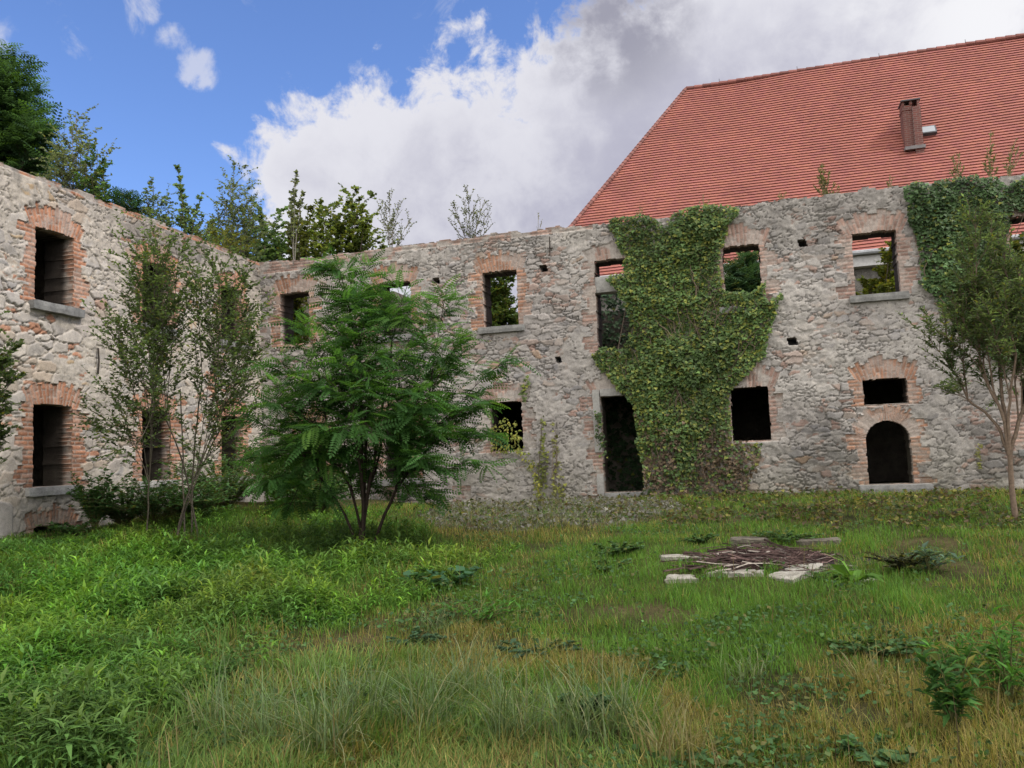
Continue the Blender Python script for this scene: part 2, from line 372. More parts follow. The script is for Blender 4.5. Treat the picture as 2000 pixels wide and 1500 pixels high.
def bricks(U, Z, seed, c, fade):
    zz = Z+0.012*(vnoise(U*2.5, Z*0.7, seed)-0.5)
    row = np.floor(zz/0.078).astype(np.int64); fz = zz/0.078-row
    uu = U/0.255+0.5*(row % 2)+0.25*hash1(row, 3, seed); bi = np.floor(uu).astype(np.int64); fu = uu-bi
    jd = np.minimum(np.minimum(fz, 1-fz)*0.078, np.minimum(fu, 1-fu)*0.255)
    jt = 1-smst(jd, 0.004, 0.014); br = hash1(bi, row, seed+1)
    col = np.array(c)*(0.68+0.62*br)[..., None]
    chip = smst(fbm(U*4, Z*5, seed+5, 4), 0.44, 0.62)[..., None]*min(1, fade*1.5)
    pale = np.array((.46, .42, .37)); col = col*(1-chip)+pale*chip
    col = col*(1-0.8*jt[..., None])+np.array((.43, .385, .335))*0.8*jt[..., None]
    h = 0.016+0.012*(br-0.5)-0.014*jt*(1-0.7*chip[..., 0])+0.010*(vnoise(U*30, Z*30, seed+2)-0.5)
    return col, h

def build_wall(owner, wall_name, u0, u1, z0, top_fn, step, ops, holes, seed, pal, brickc, warm, to_world, thick, zone=None, cap=None, plaster=None):
    """The face as a fine relief of stones and bricks; brick surrounds become parts of their own."""
    us = np.arange(u0, u1+step/2, step); zs = np.arange(z0, 7.1, step)
    U, Z = np.meshgrid(us, zs)                       # (nz, nu)
    col, h, reg = masonry(U, Z, ops, seed, pal, brickc, warm, zone, cap)
    h = h+0.03*(fbm(U*0.6, Z*0.6, seed+300, 2)-0.5); col = col*(np.array((.89, .89, .91)) if warm < .9 else np.array((.93, .92, .915)))
    if plaster is not None:
        pm = plaster(U, Z)
        pc = np.array((.36, .335, .31))*(0.85+0.3*fbm(U*2.2, Z*2.2, seed+310, 4))[..., None]
        w = smst(pm, 0.45, 0.55)[..., None]*(reg == 0)[..., None]
        col = col*(1-w)+pc*w; h = h*(1-w[..., 0])+(0.05+0.006*fbm(U*5, Z*5, seed+320, 3))*w[..., 0]
    nz_, nu = U.shape
    uc = (U[:-1, :-1]+U[1:, 1:])/2; zc = (Z[:-1, :-1]+Z[1:, 1:])/2
    keep = zc < top_fn(uc); rows = np.floor(zc/0.078).astype(np.int64)
    jl = 0.020*(hash1(rows, 11, seed)-0.5); jr = 0.020*(hash1(rows, 12, seed)-0.5)
    creg = reg[:-1, :-1].copy(); deep = np.full(keep.shape, thick)
    for n, o in enumerate(ops):
        x0, x1, a, b = o['r']
        if o.get('round'):
            r = (x1-x0)/2; xc = (x0+x1)/2; cz = b-r*0.92
            hole = (uc > x0+jl) & (uc < x1+jr) & (zc > a) & ((zc < cz) | (np.hypot(uc-xc, (zc-cz)/0.92) < r))
        else:
            jt = 0.016*(hash1(np.floor(uc/0.07).astype(np.int64), 5, seed)-0.5)
            hole = (uc > x0+jl) & (uc < x1+jr) & (zc > a) & (zc < b+jt+0.02*np.sin(math.pi*np.clip((uc-x0)/(x1-x0), 0, 1)))
        keep &= ~hole
    for hx, hz, hw, hh in holes:
        hole = (np.abs(uc-hx+0.25*(zc-hz)) < hw/2) & (np.abs(zc-hz) < hh/2)
        keep &= ~hole; near = (np.abs(uc-hx) < hw) & (np.abs(zc-hz) < hh); deep = np.where(near, 0.32, deep)
    idx = np.arange(nz_*nu).reshape(nz_, nu)
    quad = np.stack([idx[:-1, :-1], idx[:-1, 1:], idx[1:, 1:], idx[1:, :-1]], -1)
    front = to_world(U, Z, -h).reshape(-1, 3); colf = col.reshape(-1, 3)
    parts = {}
    def addp(r, V, F, C):
        p = parts.setdefault(int(r), [[], [], [], 0]); p[0].append(V); p[1].append(F+p[3]); p[2].append(C); p[3] += len(V)
    for r in np.unique(creg[keep]):
        q = quad[keep & (creg == r)]; uq, inv = np.unique(q, return_inverse=True)
        addp(r, front[uq], inv.reshape(-1, 4), colf[uq])
    # reveals: every free edge of the kept faces runs back through the thickness of the wall
    K = np.zeros((nz_+1, nu+1), bool); K[1:-1, 1:-1] = keep
    Uf = U.ravel(); Zf = Z.ravel(); hf = h.ravel()
    for dr, dc, a, b in ((-1, 0, 0, 1), (0, 1, 1, 2), (1, 0, 2, 3), (0, -1, 3, 0)):
        nb = K[1+dr:nz_+dr, 1+dc:nu+dc]; e = keep & ~nb
        if dr == -1: e[0, :] = False
        for r in np.unique(creg[e]):
            m = e & (creg == r); q = quad[m]; A = q[:, a]; B = q[:, b]; dd = deep[m]
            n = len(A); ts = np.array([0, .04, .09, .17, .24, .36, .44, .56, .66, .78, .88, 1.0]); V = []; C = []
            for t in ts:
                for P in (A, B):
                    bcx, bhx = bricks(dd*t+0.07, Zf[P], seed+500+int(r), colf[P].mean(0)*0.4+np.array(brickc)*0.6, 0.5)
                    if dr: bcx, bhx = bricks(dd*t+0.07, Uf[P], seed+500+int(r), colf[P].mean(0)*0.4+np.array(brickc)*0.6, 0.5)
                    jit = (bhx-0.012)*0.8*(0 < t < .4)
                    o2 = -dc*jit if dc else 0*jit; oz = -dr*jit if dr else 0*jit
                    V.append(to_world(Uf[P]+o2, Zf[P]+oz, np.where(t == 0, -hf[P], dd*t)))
                    dk = float(smst(t, .14, .40)); bcx = bcx*(1-dk)+dk*np.array((.05, .041, .034))*(.55+.9*fbm(Zf[P]*3+Uf[P]*3, dd*t*3, 77, 3))[:, None]  # reveal colour darkens with depth: the opening's shade is put into it
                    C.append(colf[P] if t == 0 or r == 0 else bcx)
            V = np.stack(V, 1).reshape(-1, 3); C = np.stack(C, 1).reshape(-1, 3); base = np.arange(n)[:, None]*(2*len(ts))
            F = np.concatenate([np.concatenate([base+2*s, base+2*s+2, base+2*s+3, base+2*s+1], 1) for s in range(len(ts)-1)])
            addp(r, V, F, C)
    # inner face, coarse
    st = 0.12; ub = np.arange(u0, u1, st); zb = np.arange(z0, 6.7, st); UB, ZB = np.meshgrid(ub, zb)
    k2 = ZB+st < top_fn(UB+st/2)+0.02
    for o in ops:
        x0, x1, a, b = o['r']; k2 &= ~((UB+st > x0-0.03) & (UB < x1+0.03) & (ZB+st > a-0.03) & (ZB < b+0.03))
    ii = np.stack([UB, UB+st, UB+st, UB], -1)[k2]; zz = np.stack([ZB, ZB, ZB+st, ZB+st], -1)[k2]
    V = to_world(ii.ravel(), zz.ravel(), np.full(ii.size, thick)); F = np.arange(len(V)).reshape(-1, 4)
    addp(0, V, F, np.full((len(V), 3), 0.30))
    out = {}
    for r, (v, f, c, _) in sorted(parts.items()):
        nm = wall_name if r == 0 else ops[r-1].get('name', 'window_surround')
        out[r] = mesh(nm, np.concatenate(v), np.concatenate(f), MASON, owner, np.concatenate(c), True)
    return out

def bevel_box(name, lo, hi, mat, parent, frame=None, sub=4, rough=0.012, seed=1):
    """A worn block: a box with cut edges and uneven faces. frame: function(u, z, depth) -> world."""
    rng = np.random.default_rng(seed); lo = np.array(lo, float); hi = np.array(hi, float); b = min(hi-lo)*0.14
    mb = MB()
    n = [max(2, int((hi[i]-lo[i])/0.07)) for i in range(3)]
    for ax in range(3):
        a1, a2 = (ax+1) % 3, (ax+2) % 3
        for sgn in (0, 1):
            g1 = np.linspace(0, 1, n[a1]+1); g2 = np.linspace(0, 1, n[a2]+1); G1, G2 = np.meshgrid(g1, g2, indexing='ij')
            P = np.zeros(G1.shape+(3,)); P[..., a1] = lo[a1]+(hi[a1]-lo[a1])*G1; P[..., a2] = lo[a2]+(hi[a2]-lo[a2])*G2
            P[..., ax] = hi[ax] if sgn else lo[ax]
            q = np.minimum(np.maximum(P, lo+b), hi-b); d = P-q; l = np.linalg.norm(d, axis=-1, keepdims=True)
            P = q+d/np.maximum(l, 1e-9)*b*np.minimum(1, l/b)
            s = P.sum(-1)
            P = P+rough*(np.stack([vnoise(P[..., 1]*9+seed, P[..., 2]*9+P[..., 0]*9), vnoise(P[..., 0]*9, P[..., 2]*9+P[..., 1]*9+seed), vnoise(P[..., 0]*9+seed, P[..., 1]*9+P[..., 2]*9)], -1)-0.5)
            I = np.arange(G1.size).reshape(G1.shape); F = np.stack([I[:-1, :-1], I[1:, :-1], I[1:, 1:], I[:-1, 1:]], -1).reshape(-1, 4)
            if not sgn: F = F[:, ::-1]
            V = P.reshape(-1, 3)
            mb.add(V if frame is None else frame(V[:, 0], V[:, 2], V[:, 1]), F)
    return mb.build(name, mat, parent, smooth=False)

# ---- the long range facing the viewer
BR_R = (.40, .265, .21); BR_RO = (.43, .235, .15)
rng_root = thing('ruined_building', 'long roofless stone ruin facing the lawn, with ivy hanging over its middle', 'ruin', (-2, D_WALL, 0.6))
UP_R = [(-11.15, -10.33), (-8.45, -7.63), (-5.84, -5.01), None, (-0.45, 0.31), (2.12, 2.96), (4.98, 5.78)]
ops = []
for w in UP_R:
    if w is None: ops.append(dict(r=(-3.22, -2.42, 3.85, 5.86), c=BR_R, smear=0.9, fade=0.5, kind='stair')); continue
    ops.append(dict(r=(w[0], w[1], 4.58, 5.86), c=BR_RO if w[0] < -5 else BR_R, fade=0.35, smear=0.45, kind='upper'))
ops += [dict(r=(-10.72, -9.95, 0.85, 2.60), c=BR_RO, fade=0.4, smear=0.6, kind='door2', name='doorway_surround'),
        dict(r=(-8.45, -7.70, 1.20, 2.80), c=BR_RO, fade=0.4, kind='low'),
        dict(r=(-5.79, -5.02, 1.74, 2.84), c=BR_R, fade=0.75, smear=0.8, kind='low2'),
        dict(r=(-3.23, -2.37, 0.75, 2.84), c=BR_R, fade=0.75, smear=0.95, arch=0.5, kind='door', name='doorway_surround'),
        dict(r=(-0.47, 0.30, 1.75, 2.85), c=BR_R, fade=0.6, smear=0.75, arch=0.48, kind='open'),
        dict(r=(2.12, 2.94, 2.36, 2.86), c=BR_RO, fade=0.3, smear=0.35, kind='fan'),
        dict(r=(2.10, 2.92, 0.77, 2.03), c=BR_RO, fade=0.3, smear=0.5, arch=0.28, round=True, kind='arch', name='arched_doorway_surround'),
        dict(r=(4.92, 5.72, 1.36, 2.72), c=BR_R, fade=0.5, kind='low3')]
holes_r = [(-4.37, 5.82, .17, .16), (-4.12, 3.72, .13, .14), (1.17, 5.79, .17, .17), (0.84, 3.75, .19, .15), (3.89, 3.76, .16, .15), (-6.59, 3.73, .14, .15), (-6.97, 5.80, .16, .15), (-10.01, 5.76, .13, .15), (-9.2, 3.74, .14, .14)]
def top_r(u):
    t = 6.72+0.03*np.sin(u*0.8)+0.07*(hash1(np.floor(u/0.33).astype(np.int64), 5, 3)-0.5)+0.04*(hash1(np.floor(u/0.14).astype(np.int64), 9, 3)-0.5)
    return np.minimum(t, np.where(u < -11.0, 6.78, t))
def zone_r(U, Z):                                    # darker basalt-grey stones in the lower right bays and along the crest
    a = smst(U, -0.4, 1.4)*(1-smst(Z, 2.1, 2.9))*smst(fbm(U*1.4, Z*1.4, 77, 3), 0.36, 0.55)
    b = smst(U, -1, 0.8)*smst(Z, 5.2, 6.0)*0.8
    c = smst(Z, 6.2, 6.6)*0.35
    return 1-0.42*np.maximum(np.maximum(a, b), c)
def cap_r(U, Z): return ((Z > 6.60) & (U < -3.2)) | ((Z > 6.42) & (U < -8.0) & (fbm(U*1.2, Z*2, 12, 2) > 0.45)) | ((Z < 0.66+0.5*hash1(np.floor(U/0.9).astype(np.int64), 3, 8)) & (hash1(np.floor(U/0.45).astype(np.int64), 2, 4) > 0.86))
def W_R(u, z, d): return np.stack([u, D_WALL+d, z+0*u], -1)
STEP = 0.018
pr = build_wall(rng_root, 'stone_wall', -12.3, 8.2, 0.25, top_r, STEP, ops, holes_r, 5, PAL_R, BR_R, 0.57, W_R, 0.62, zone_r, cap_r)
for n, o in enumerate(ops):
    x0, x1, a, b = o['r']; par = pr.get(n+1, rng_root); k = o['kind']; fr = lambda u, z, d: np.stack([u, D_WALL+d, z], -1)
    def block(nm, x_0, x_1, y0, y1, z_0, z_1, mat, s):
        ob = bevel_box(nm, (x_0, y0, z_0), (x_1, y1, z_1), mat, par, fr, seed=s); return ob
    if k == 'upper' and x0 > -9: block('window_sill', x0-0.13, x1+0.15, -0.13, 0.30, a-0.15, a+0.005, SILL, n+3)
    if k == 'stair':
        block('stone_lintel', x0-0.02, x1+0.05, 0.0, 0.32, 5.14, 5.52, PALESILL, 21)
    if k == 'low': block('window_sill', x0-0.22, x1+0.2, -0.12, 0.3, a-0.16, a+0.005, SILL, n+3)
    if k == 'low3': block('window_sill', x0-0.15, x1+0.15, -0.10, 0.3, a-0.13, a+0.005, SILL, n+3)
    if k == 'fan': block('window_sill', x0-0.05, x1+0.05, 0.0, 0.3, a-0.07, a+0.004, PALESILL, n+3)
    if k == 'arch': block('doorstep', x0-0.22, x1+0.30, -0.28, 0.35, a-0.17, a+0.0, SILL, n+3)
    if k == 'door':
        block('door_frame', x0-0.17, x0-0.002, -0.055, 0.30, 1.62, 3.00, PALESILL, 31)
        block('door_frame', x0, x1+0.17, -0.055, 0.30, b, 3.01, PALESILL, 32)
        block('door_frame', x1+0.002, x1+0.17, -0.055, 0.30, 1.75, b-0.003, PALESILL, 33)
        block('door_frame', x0-0.16, x0-0.002, -0.05, 0.30, 0.4, 1.16, PALESILL, 34)
        block('door_frame', x1+0.002, x1+0.13, -0.05, 0.30, 0.4, 1.12, PALESILL, 36)
        block('doorstep', x0, x1, -0.12, 0.6, 0.50, 0.75, SILL, 35)
def tie(owner, pts, r=0.014):
    mb = MB(); tube(mb, pts, r, 6, (0.03, 0.025, 0.02)); mb.build('iron_anchor', IRON, owner)
tie(rng_root, [(-4.20, 17.93, 6.08), (-4.19, 17.92, 6.3), (-4.19, 17.93, 6.52)]); tie(rng_root, [(3.70, 17.93, 3.66), (3.71, 17.92, 3.9), (3.69, 17.93, 4.13)], 0.018); tie(rng_root, [(-4.25, 17.92, 6.24), (-4.12, 17.92, 6.25)], 0.012)
# inside the range: first floor slab, rear wall, cross walls
def inner(owner, nm, x0, x1, y0, y1, z0, z1, mat=None):
    mb = MB(); box(mb, x0, x1, y0, y1, z0, z1); return mb.build(nm, mat or INTERIOR, owner)
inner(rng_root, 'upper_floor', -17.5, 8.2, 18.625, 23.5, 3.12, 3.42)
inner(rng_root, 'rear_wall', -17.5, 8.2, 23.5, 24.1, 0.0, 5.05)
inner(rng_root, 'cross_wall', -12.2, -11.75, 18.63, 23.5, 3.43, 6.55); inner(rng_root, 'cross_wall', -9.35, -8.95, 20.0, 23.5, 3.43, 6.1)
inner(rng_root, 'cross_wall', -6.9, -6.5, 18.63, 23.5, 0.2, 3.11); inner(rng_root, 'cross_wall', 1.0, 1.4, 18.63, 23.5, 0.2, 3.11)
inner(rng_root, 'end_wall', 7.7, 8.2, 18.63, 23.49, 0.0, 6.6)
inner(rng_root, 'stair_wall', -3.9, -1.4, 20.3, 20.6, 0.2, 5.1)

# ---- the left wing
left_root = thing('ruined_building', 'left stone wing of the ruin, warmer stone, saplings growing along its top', 'ruin', tuple(CORNER+LDIR*-5))
BR_L = (.45, .22, .132)
opl = [dict(r=(x, x+0.85, 4.55, 5.84), c=BR_L, fade=0.2, smear=0.35, kind='upper') for x in (-9.60, -6.95, -4.30, -1.66)]
opl += [dict(r=(x, x+0.85, 1.41, 2.80), c=BR_L, fade=0.2, smear=0.2, kind='low') for x in (-9.60, -6.95, -4.32, -1.68)]
opl += [dict(r=(-6.92, -6.14, 0.2, 0.76), c=BR_L, fade=0.2, smear=0.35, arch=0.30, kind='cellar', name='cellar_opening_surround')]
def top_l(u): return 6.74+0.02*np.sin(u*1.1)+0.06*(hash1(np.floor(u/0.4).astype(np.int64), 5, 13)-0.5)+0.03*(hash1(np.floor(u/0.15).astype(np.int64), 9, 13)-0.5)
def zone_l(U, Z): return 1-0.30*smst(Z, 5.6, 6.4)*smst(U, -6.5, -4)-0.1*smst(Z, 6.1, 6.6)
def cap_l(U, Z): return (Z > 6.64)
def pl(U, Z):
    a = smst(U, -5.75, -5.6)*(1-smst(Z, 1.16, 1.24)); b = (1-smst(U, -7.42, -7.3))*(1-smst(Z+0.25*(U+7.4), 1.1, 1.25))
    return np.maximum(a, b)*(0.3+0.7*smst(fbm(U*2, Z*2, 55, 4), 0.22, 0.34))
def W_L(u, z, d):
    u = np.asarray(u, float); return CORNER+u[..., None]*LDIR-np.asarray(d)[..., None]*LN+np.stack([0*u, 0*u, z+0*u], -1)
pl_parts = build_wall(left_root, 'stone_wall', -12.5, 0.06, 0.1, top_l, STEP, opl, [(-2.6, 3.75, .14, .15), (-0.5, 4.6, 0.16, 0.5)], 105, PAL_L, BR_L, 0.91, W_L, 0.62, zone_l, cap_l, pl)
for n, o in enumerate(opl):
    x0, x1, a, b = o['r']; fr = lambda u, z, d: W_L(u, z, d)
    if o['kind'] == 'upper': bevel_box('window_sill', (x0-0.13, -0.14, a-0.16), (x1+0.16, 0.3, a+0.005), SILL, pl_parts[n+1], fr, seed=n+50)
    if o['kind'] == 'low': bevel_box('window_sill', (x0-0.16, -0.10, a-0.15), (x1+0.16, 0.3, a+0.005), PALESILL, pl_parts[n+1], fr, seed=n+60)
p = W_L(np.array([-5.56, -5.55, -5.56]), np.array([3.42, 3.66, 3.9]), np.array([-0.07, -0.08, -0.07])); tie(left_root, p, 0.015)
def inner_l(nm, u0, u1, d0, d1, z0, z1, mat=None):
    mb = MB(); c = [W_L(np.array(u), np.array(z), np.array(d)) for z in (z0, z1) for u, d in ((u0, d0), (u1, d0), (u1, d1), (u0, d1))]
    mb.add(c, BOXF); return mb.build(nm, mat or INTERIOR, left_root)
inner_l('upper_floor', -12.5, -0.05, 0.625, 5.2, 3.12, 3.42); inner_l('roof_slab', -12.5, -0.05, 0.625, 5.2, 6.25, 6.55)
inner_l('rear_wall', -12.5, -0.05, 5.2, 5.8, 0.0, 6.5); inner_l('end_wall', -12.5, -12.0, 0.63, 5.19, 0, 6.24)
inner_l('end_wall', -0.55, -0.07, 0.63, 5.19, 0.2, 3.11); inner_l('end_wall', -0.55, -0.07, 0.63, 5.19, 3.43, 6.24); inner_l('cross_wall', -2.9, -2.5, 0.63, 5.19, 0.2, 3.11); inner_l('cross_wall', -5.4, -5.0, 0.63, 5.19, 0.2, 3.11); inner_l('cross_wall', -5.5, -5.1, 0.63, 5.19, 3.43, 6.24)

# ------------------------------------------------------------------ the tiled hall behind
def build_hall():
    root = thing('tiled_hall', 'big hall under a steep red tiled hipped roof, rising behind the ruin', 'building', (6, 36, 0.6))
    YE, ZE, YR, ZR, XH, XR = 32.0, 8.5, 38.5, 18.35, -8.65, -2.13; X1 = 34.0
    m, nt, bs, N, L = new_mat('red_roof_tile'); g = N('ShaderNodeNewGeometry').outputs['Position']
    tcx = N('ShaderNodeMapping'); L(g, tcx.inputs['Vector']); tcx.inputs['Scale'].default_value = (1, 0, 1)
    br = N('ShaderNodeTexBrick'); L(g, br.inputs['Vector'])
    at = N('ShaderNodeAttribute'); at.attribute_name = 'Col'
    k = mixc(N, L, 1.0, at.outputs['Color'], ramp(N, L, nz(N, L, g, 0.6, 5), [(0.3, (0.86, 0.86, 0.88)), (0.7, (1.1, 1.08, 1.06))]), 'MULTIPLY')
    k = mixc(N, L, 1.0, k, ramp(N, L, nz(N, L, g, 9, 4), [(0.3, (0.93, 0.92, 0.92)), (0.7, (1.06, 1.06, 1.06))]), 'MULTIPLY')
    nt.nodes.remove(br); nt.nodes.remove(tcx)
    L(k, bs.inputs['Base Color']); bs.inputs['Roughness'].default_value = 0.75; bs.inputs['Specular IOR Level'].default_value = 0.25
    tile = m
    mb = MB(); rows = 70; sl = math.hypot(YR-YE, ZR-ZE); n = np.array([0, -(ZR-ZE), (YR-YE)])/sl
    lip = 0.055; TW = 0.20
    for r in range(rows):                            # each course: a strip of tiles with rounded lower ends lifted off the course below
        t0, t1 = r/rows, (r+1)/rows
        xs0 = XH+(XR-XH)*t0
        nx = int((X1-xs0)/TW); xs = xs0+np.arange(nx*3+1)*TW/3
        dip = np.tile([0.0, 0.010, 0.010], nx); dip = np.append(dip, 0)
        rv = hash1(np.arange(nx), r, 4); cv = np.repeat(0.94+0.11*rv, 3); cv = np.append(cv, 1); warm = np.append(np.repeat(hash1(np.arange(nx), r, 9), 3), 0.5)
        lo = np.array([0, YE, ZE])+t0*np.array([0, YR-YE, ZR-ZE]); hi = np.array([0, YE, ZE])+t1*np.array([0, YR-YE, ZR-ZE]); dn = -(hi-lo)/np.linalg.norm(hi-lo)
        A = lo+n*lip+np.outer(dip, dn); A[:, 0] += xs; B = np.repeat((hi+n*0.012)[None], len(xs), 0); B[:, 0] += xs
        Cc = lo+n*0.004+np.outer(dip, dn); Cc[:, 0] += xs
        V = np.concatenate([A, B, Cc]); sg = 0.16*(fbm(V[:, 0]*.16, V[:, 2]*.22, 41, 2)-.5); V = V+np.outer(sg, n); q = np.arange(len(xs)-1); o = len(xs)
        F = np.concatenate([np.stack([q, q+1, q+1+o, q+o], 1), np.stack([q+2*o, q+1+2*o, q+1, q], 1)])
        lich = smst(fbm(xs*.35, xs*0+r*.12, 43, 4), .58, .70)*.06; odd = np.append(np.repeat((hash1(np.arange(nx), r, 21) > .985)*.16, 3), 0); cv = cv*(1-lich-odd)
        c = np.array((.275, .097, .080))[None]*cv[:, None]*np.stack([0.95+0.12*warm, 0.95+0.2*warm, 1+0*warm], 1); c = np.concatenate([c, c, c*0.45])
        mb.add(V, F, c)
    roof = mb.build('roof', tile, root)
    mb = MB(); mb.add([(XH, YE+0.05, ZE-0.02), (XR, YR, ZR-0.05), (XR, YR, ZR-0.06), (XH, 2*YR-YE, ZE)], [(0, 1, 2, 3)], (.30, .1, .08)); mb.add([(XH, 2*YR-YE, ZE), (XR, YR, ZR), (X1, YR, ZR), (X1, 2*YR-YE, ZE)], [(0, 1, 2, 3)], (.30, .1, .08))
    mb.build('roof', tile, root)
    mb = MB(); P0 = np.array([XH, YE, ZE+0.05]); P1 = np.array([XR, YR, ZR+0.08]); K = 62
    for i in range(K):
        a = P0+(P1-P0)*i/K; b = P0+(P1-P0)*(i+1.12)/K
        tube(mb, [a, b], [0.11, 0.09], 8, np.array((.20, .085, .07))*(0.7+0.6*hash1(i, 1, 3)))
    mb.build('hip_tiles', tile, roof)
    mb = MB(); K = 95
    for i in range(K):
        a = P1+np.array([(X1-XR)*i/K, 0, 0.02]); b = P1+np.array([(X1-XR)*(i+1.1)/K, 0, 0.0]); tube(mb, [a, b], [0.105, 0.09], 8, np.array((.22, .09, .075))*(0.7+0.6*hash1(i, 2, 3)))
        if i % 9 == 4: tube(mb, [a+[0, 0, .08], a+[0, 0, .22]], 0.012, 5, (.1, .09, .09))
    mb.build('ridge_tiles', tile, roof)
    plaster = mat_noise('pale_render', (.42, .41, .40), (.56, .55, .53), 1.2, bscale=20, bdist=0.01); rub = mat_noise('old_hall_rubble', (.09, .085, .075), (.24, .225, .2), 3.5, bscale=9, bst=1.0, bdist=.05)
    mb = MB(); box(mb, XH+0.5, X1, YE+0.55, 2*YR-YE-0.6, 0, ZE-0.02); mb.build('wall', rub, root)
    mb = MB(); box(mb, XH+0.1, X1, YE+0.12, YE+0.545, ZE-0.50, ZE-0.03, (.6, .59, .57)); mb.build('cornice', plaster, root)
    mb = MB(); tube(mb, [(XH, YE-0.06, ZE-0.03), (X1, YE-0.06, ZE-0.03)], 0.09, 8, (.3, .3, .31)); mb.build('gutter', mat_noise('zinc', (.25, .26, .27), (.38, .39, .4), 3, 0.5, 0.1), root)
    # chimney and rooflight stand where their sight lines meet the roof plane
    def on_roof(x, y):
        d = ray(x, y); t = np.dot(np.array([0, YE, ZE])-EYE, n)/np.dot(d, n); return EYE+d*t
    pb = on_roof(1787, 289); ch_m, nt, bs, N, L = new_mat('chimney_brick'); tc = N('ShaderNodeTexCoord'); mp = N('ShaderNodeMapping'); L(tc.outputs['Object'], mp.inputs['Vector'])
    mp.inputs['Rotation'].default_value = (math.radians(90), 0, 0)
    b = N('ShaderNodeTexBrick'); L(mp.outputs[0], b.inputs['Vector']); b.inputs['Scale'].default_value = 1.0; b.inputs['Brick Width'].default_value = 0.25; b.inputs['Row Height'].default_value = 0.083
    b.inputs['Mortar Size'].default_value = 0.008; b.inputs['Color1'].default_value = (.17, .058, .045, 1); b.inputs['Color2'].default_value = (.11, .04, .034, 1); b.inputs['Mortar'].default_value = (.20, .15, .13, 1)
    L(b.outputs[0], bs.inputs['Base Color']); bs.inputs['Roughness'].default_value = 0.9
    x, y, z = pb; H = 1.85
    mb = MB(); box(mb, x-0.34, x+0.0, y-0.02, y+0.60, z-0.5, z+H-0.1); box(mb, x-0.002, x+0.29, y-0.16, y+0.55, z-0.5, z+H-0.22); box(mb, x-0.36, x-0.003, y-0.05, y+0.63, z+H-0.30, z+H-0.22); box(mb, x-0.34, x-0.26, y-0.04, y+0.58, z+H-0.1, z+H+0.05); box(mb, x+0.19, x+0.27, y-0.1, y+0.5, z+H-0.22, z+H+0.05); box(mb, x-0.08, x+0.02, y-0.05, y+0.5, z+H-0.1, z+H+0.05)
    chm = mb.build('chimney', ch_m, roof, loc=(x, y, z))
    dark = mat_noise('lead', (.06, .06, .065), (.13, .13, .14), 5, 0.6, 0.2)
    mb = MB(); box(mb, x-0.38, x+0.32, y-0.14, y+0.66, z+H+0.052, z+H+0.10)
    mb.build('chimney_cap', dark, chm)
    mb = MB(); box(mb, x-0.39, x+0.34, y-0.24, y+0.1, z-0.1, z+0.03); mb.build('flashing', mat_noise('flashing', (.13, .12, .12), (.22, .21, .21), 5, 0.6, 0.2), chm)
    c = on_roof(1812, 258); w, hh = 0.24, 0.17; s = np.array([0, YR-YE, ZR-ZE])/sl; e = np.array([1.0, 0, 0])
    mb = MB(); V = [c+e*a*(w+.05)+s*q*(hh+.05)+n*k for k in (0.0, 0.14) for a, q in ((-1, -1), (1, -1), (1, 1), (-1, 1))]; mb.add(V, BOXF, (.1, .1, .1)); sk = mb.build('skylight', dark, roof)
    gm, nt, bs, N, L = new_mat('skylight_pane'); bs.inputs['Base Color'].default_value = (.30, .32, .34, 1); bs.inputs['Roughness'].default_value = 0.2; bs.inputs['Metallic'].default_value = 0.5
    mb = MB(); V = [c+e*a*w+s*q*hh+n*k for k in (0.142, 0.15) for a, q in ((-1, -1), (1, -1), (1, 1), (-1, 1))]; mb.add(V, BOXF); mb.build('pane', gm, sk)
    return root
build_hall()

# ------------------------------------------------------------------ ground
def build_ground():
    def grid(xs, ys):
        X, Y = np.meshgrid(xs, ys); Z = ground_z(X, Y)+0.03*(fbm(X*1.7, Y*1.7, 401, 4)-0.5)
        V = np.stack([X, Y, Z], -1).reshape(-1, 3); n = len(xs); I = np.arange(X.size).reshape(X.shape)
        return V, np.stack([I[:-1, :-1], I[:-1, 1:], I[1:, 1:], I[1:, :-1]], -1).reshape(-1, 4)
    ax = np.unique(np.concatenate([-np.geomspace(20, 900, 14), np.arange(-20, 14.01, 0.14), np.geomspace(14, 900, 14)])); ay = np.unique(np.concatenate([-np.geomspace(6, 900, 14), np.arange(-6, 26, 0.14), np.geomspace(26, 900, 14)]))
    m, nt, bs, N, L = new_mat('meadow_soil'); g = N('ShaderNodeNewGeometry').outputs['Position']
    k = ramp(N, L, nz(N, L, g, 1.3, 8, 0.65), [(0.3, (.028, .034, .013)), (0.5, (.055, .055, .022)), (0.72, (.11, .085, .045))])
    k = mixc(N, L, 1.0, k, ramp(N, L, nz(N, L, g, 28, 5, 0.7), [(0.3, (.6, .6, .6)), (0.7, (1.4, 1.4, 1.35))]), 'MULTIPLY')
    L(k, bs.inputs['Base Color']); bs.inputs['Roughness'].default_value = 1.0; bs.inputs['Specular IOR Level'].default_value = 0.05
    bump(N, L, nz(N, L, g, 24, 6, 0.7), 0.9, 0.05, bs)
    V, F = grid(ax, ay)
    tag(mesh('ground', V, F, m, smooth=True), 'uneven soil under the grass of the ruin yard', kind='structure')
build_ground()

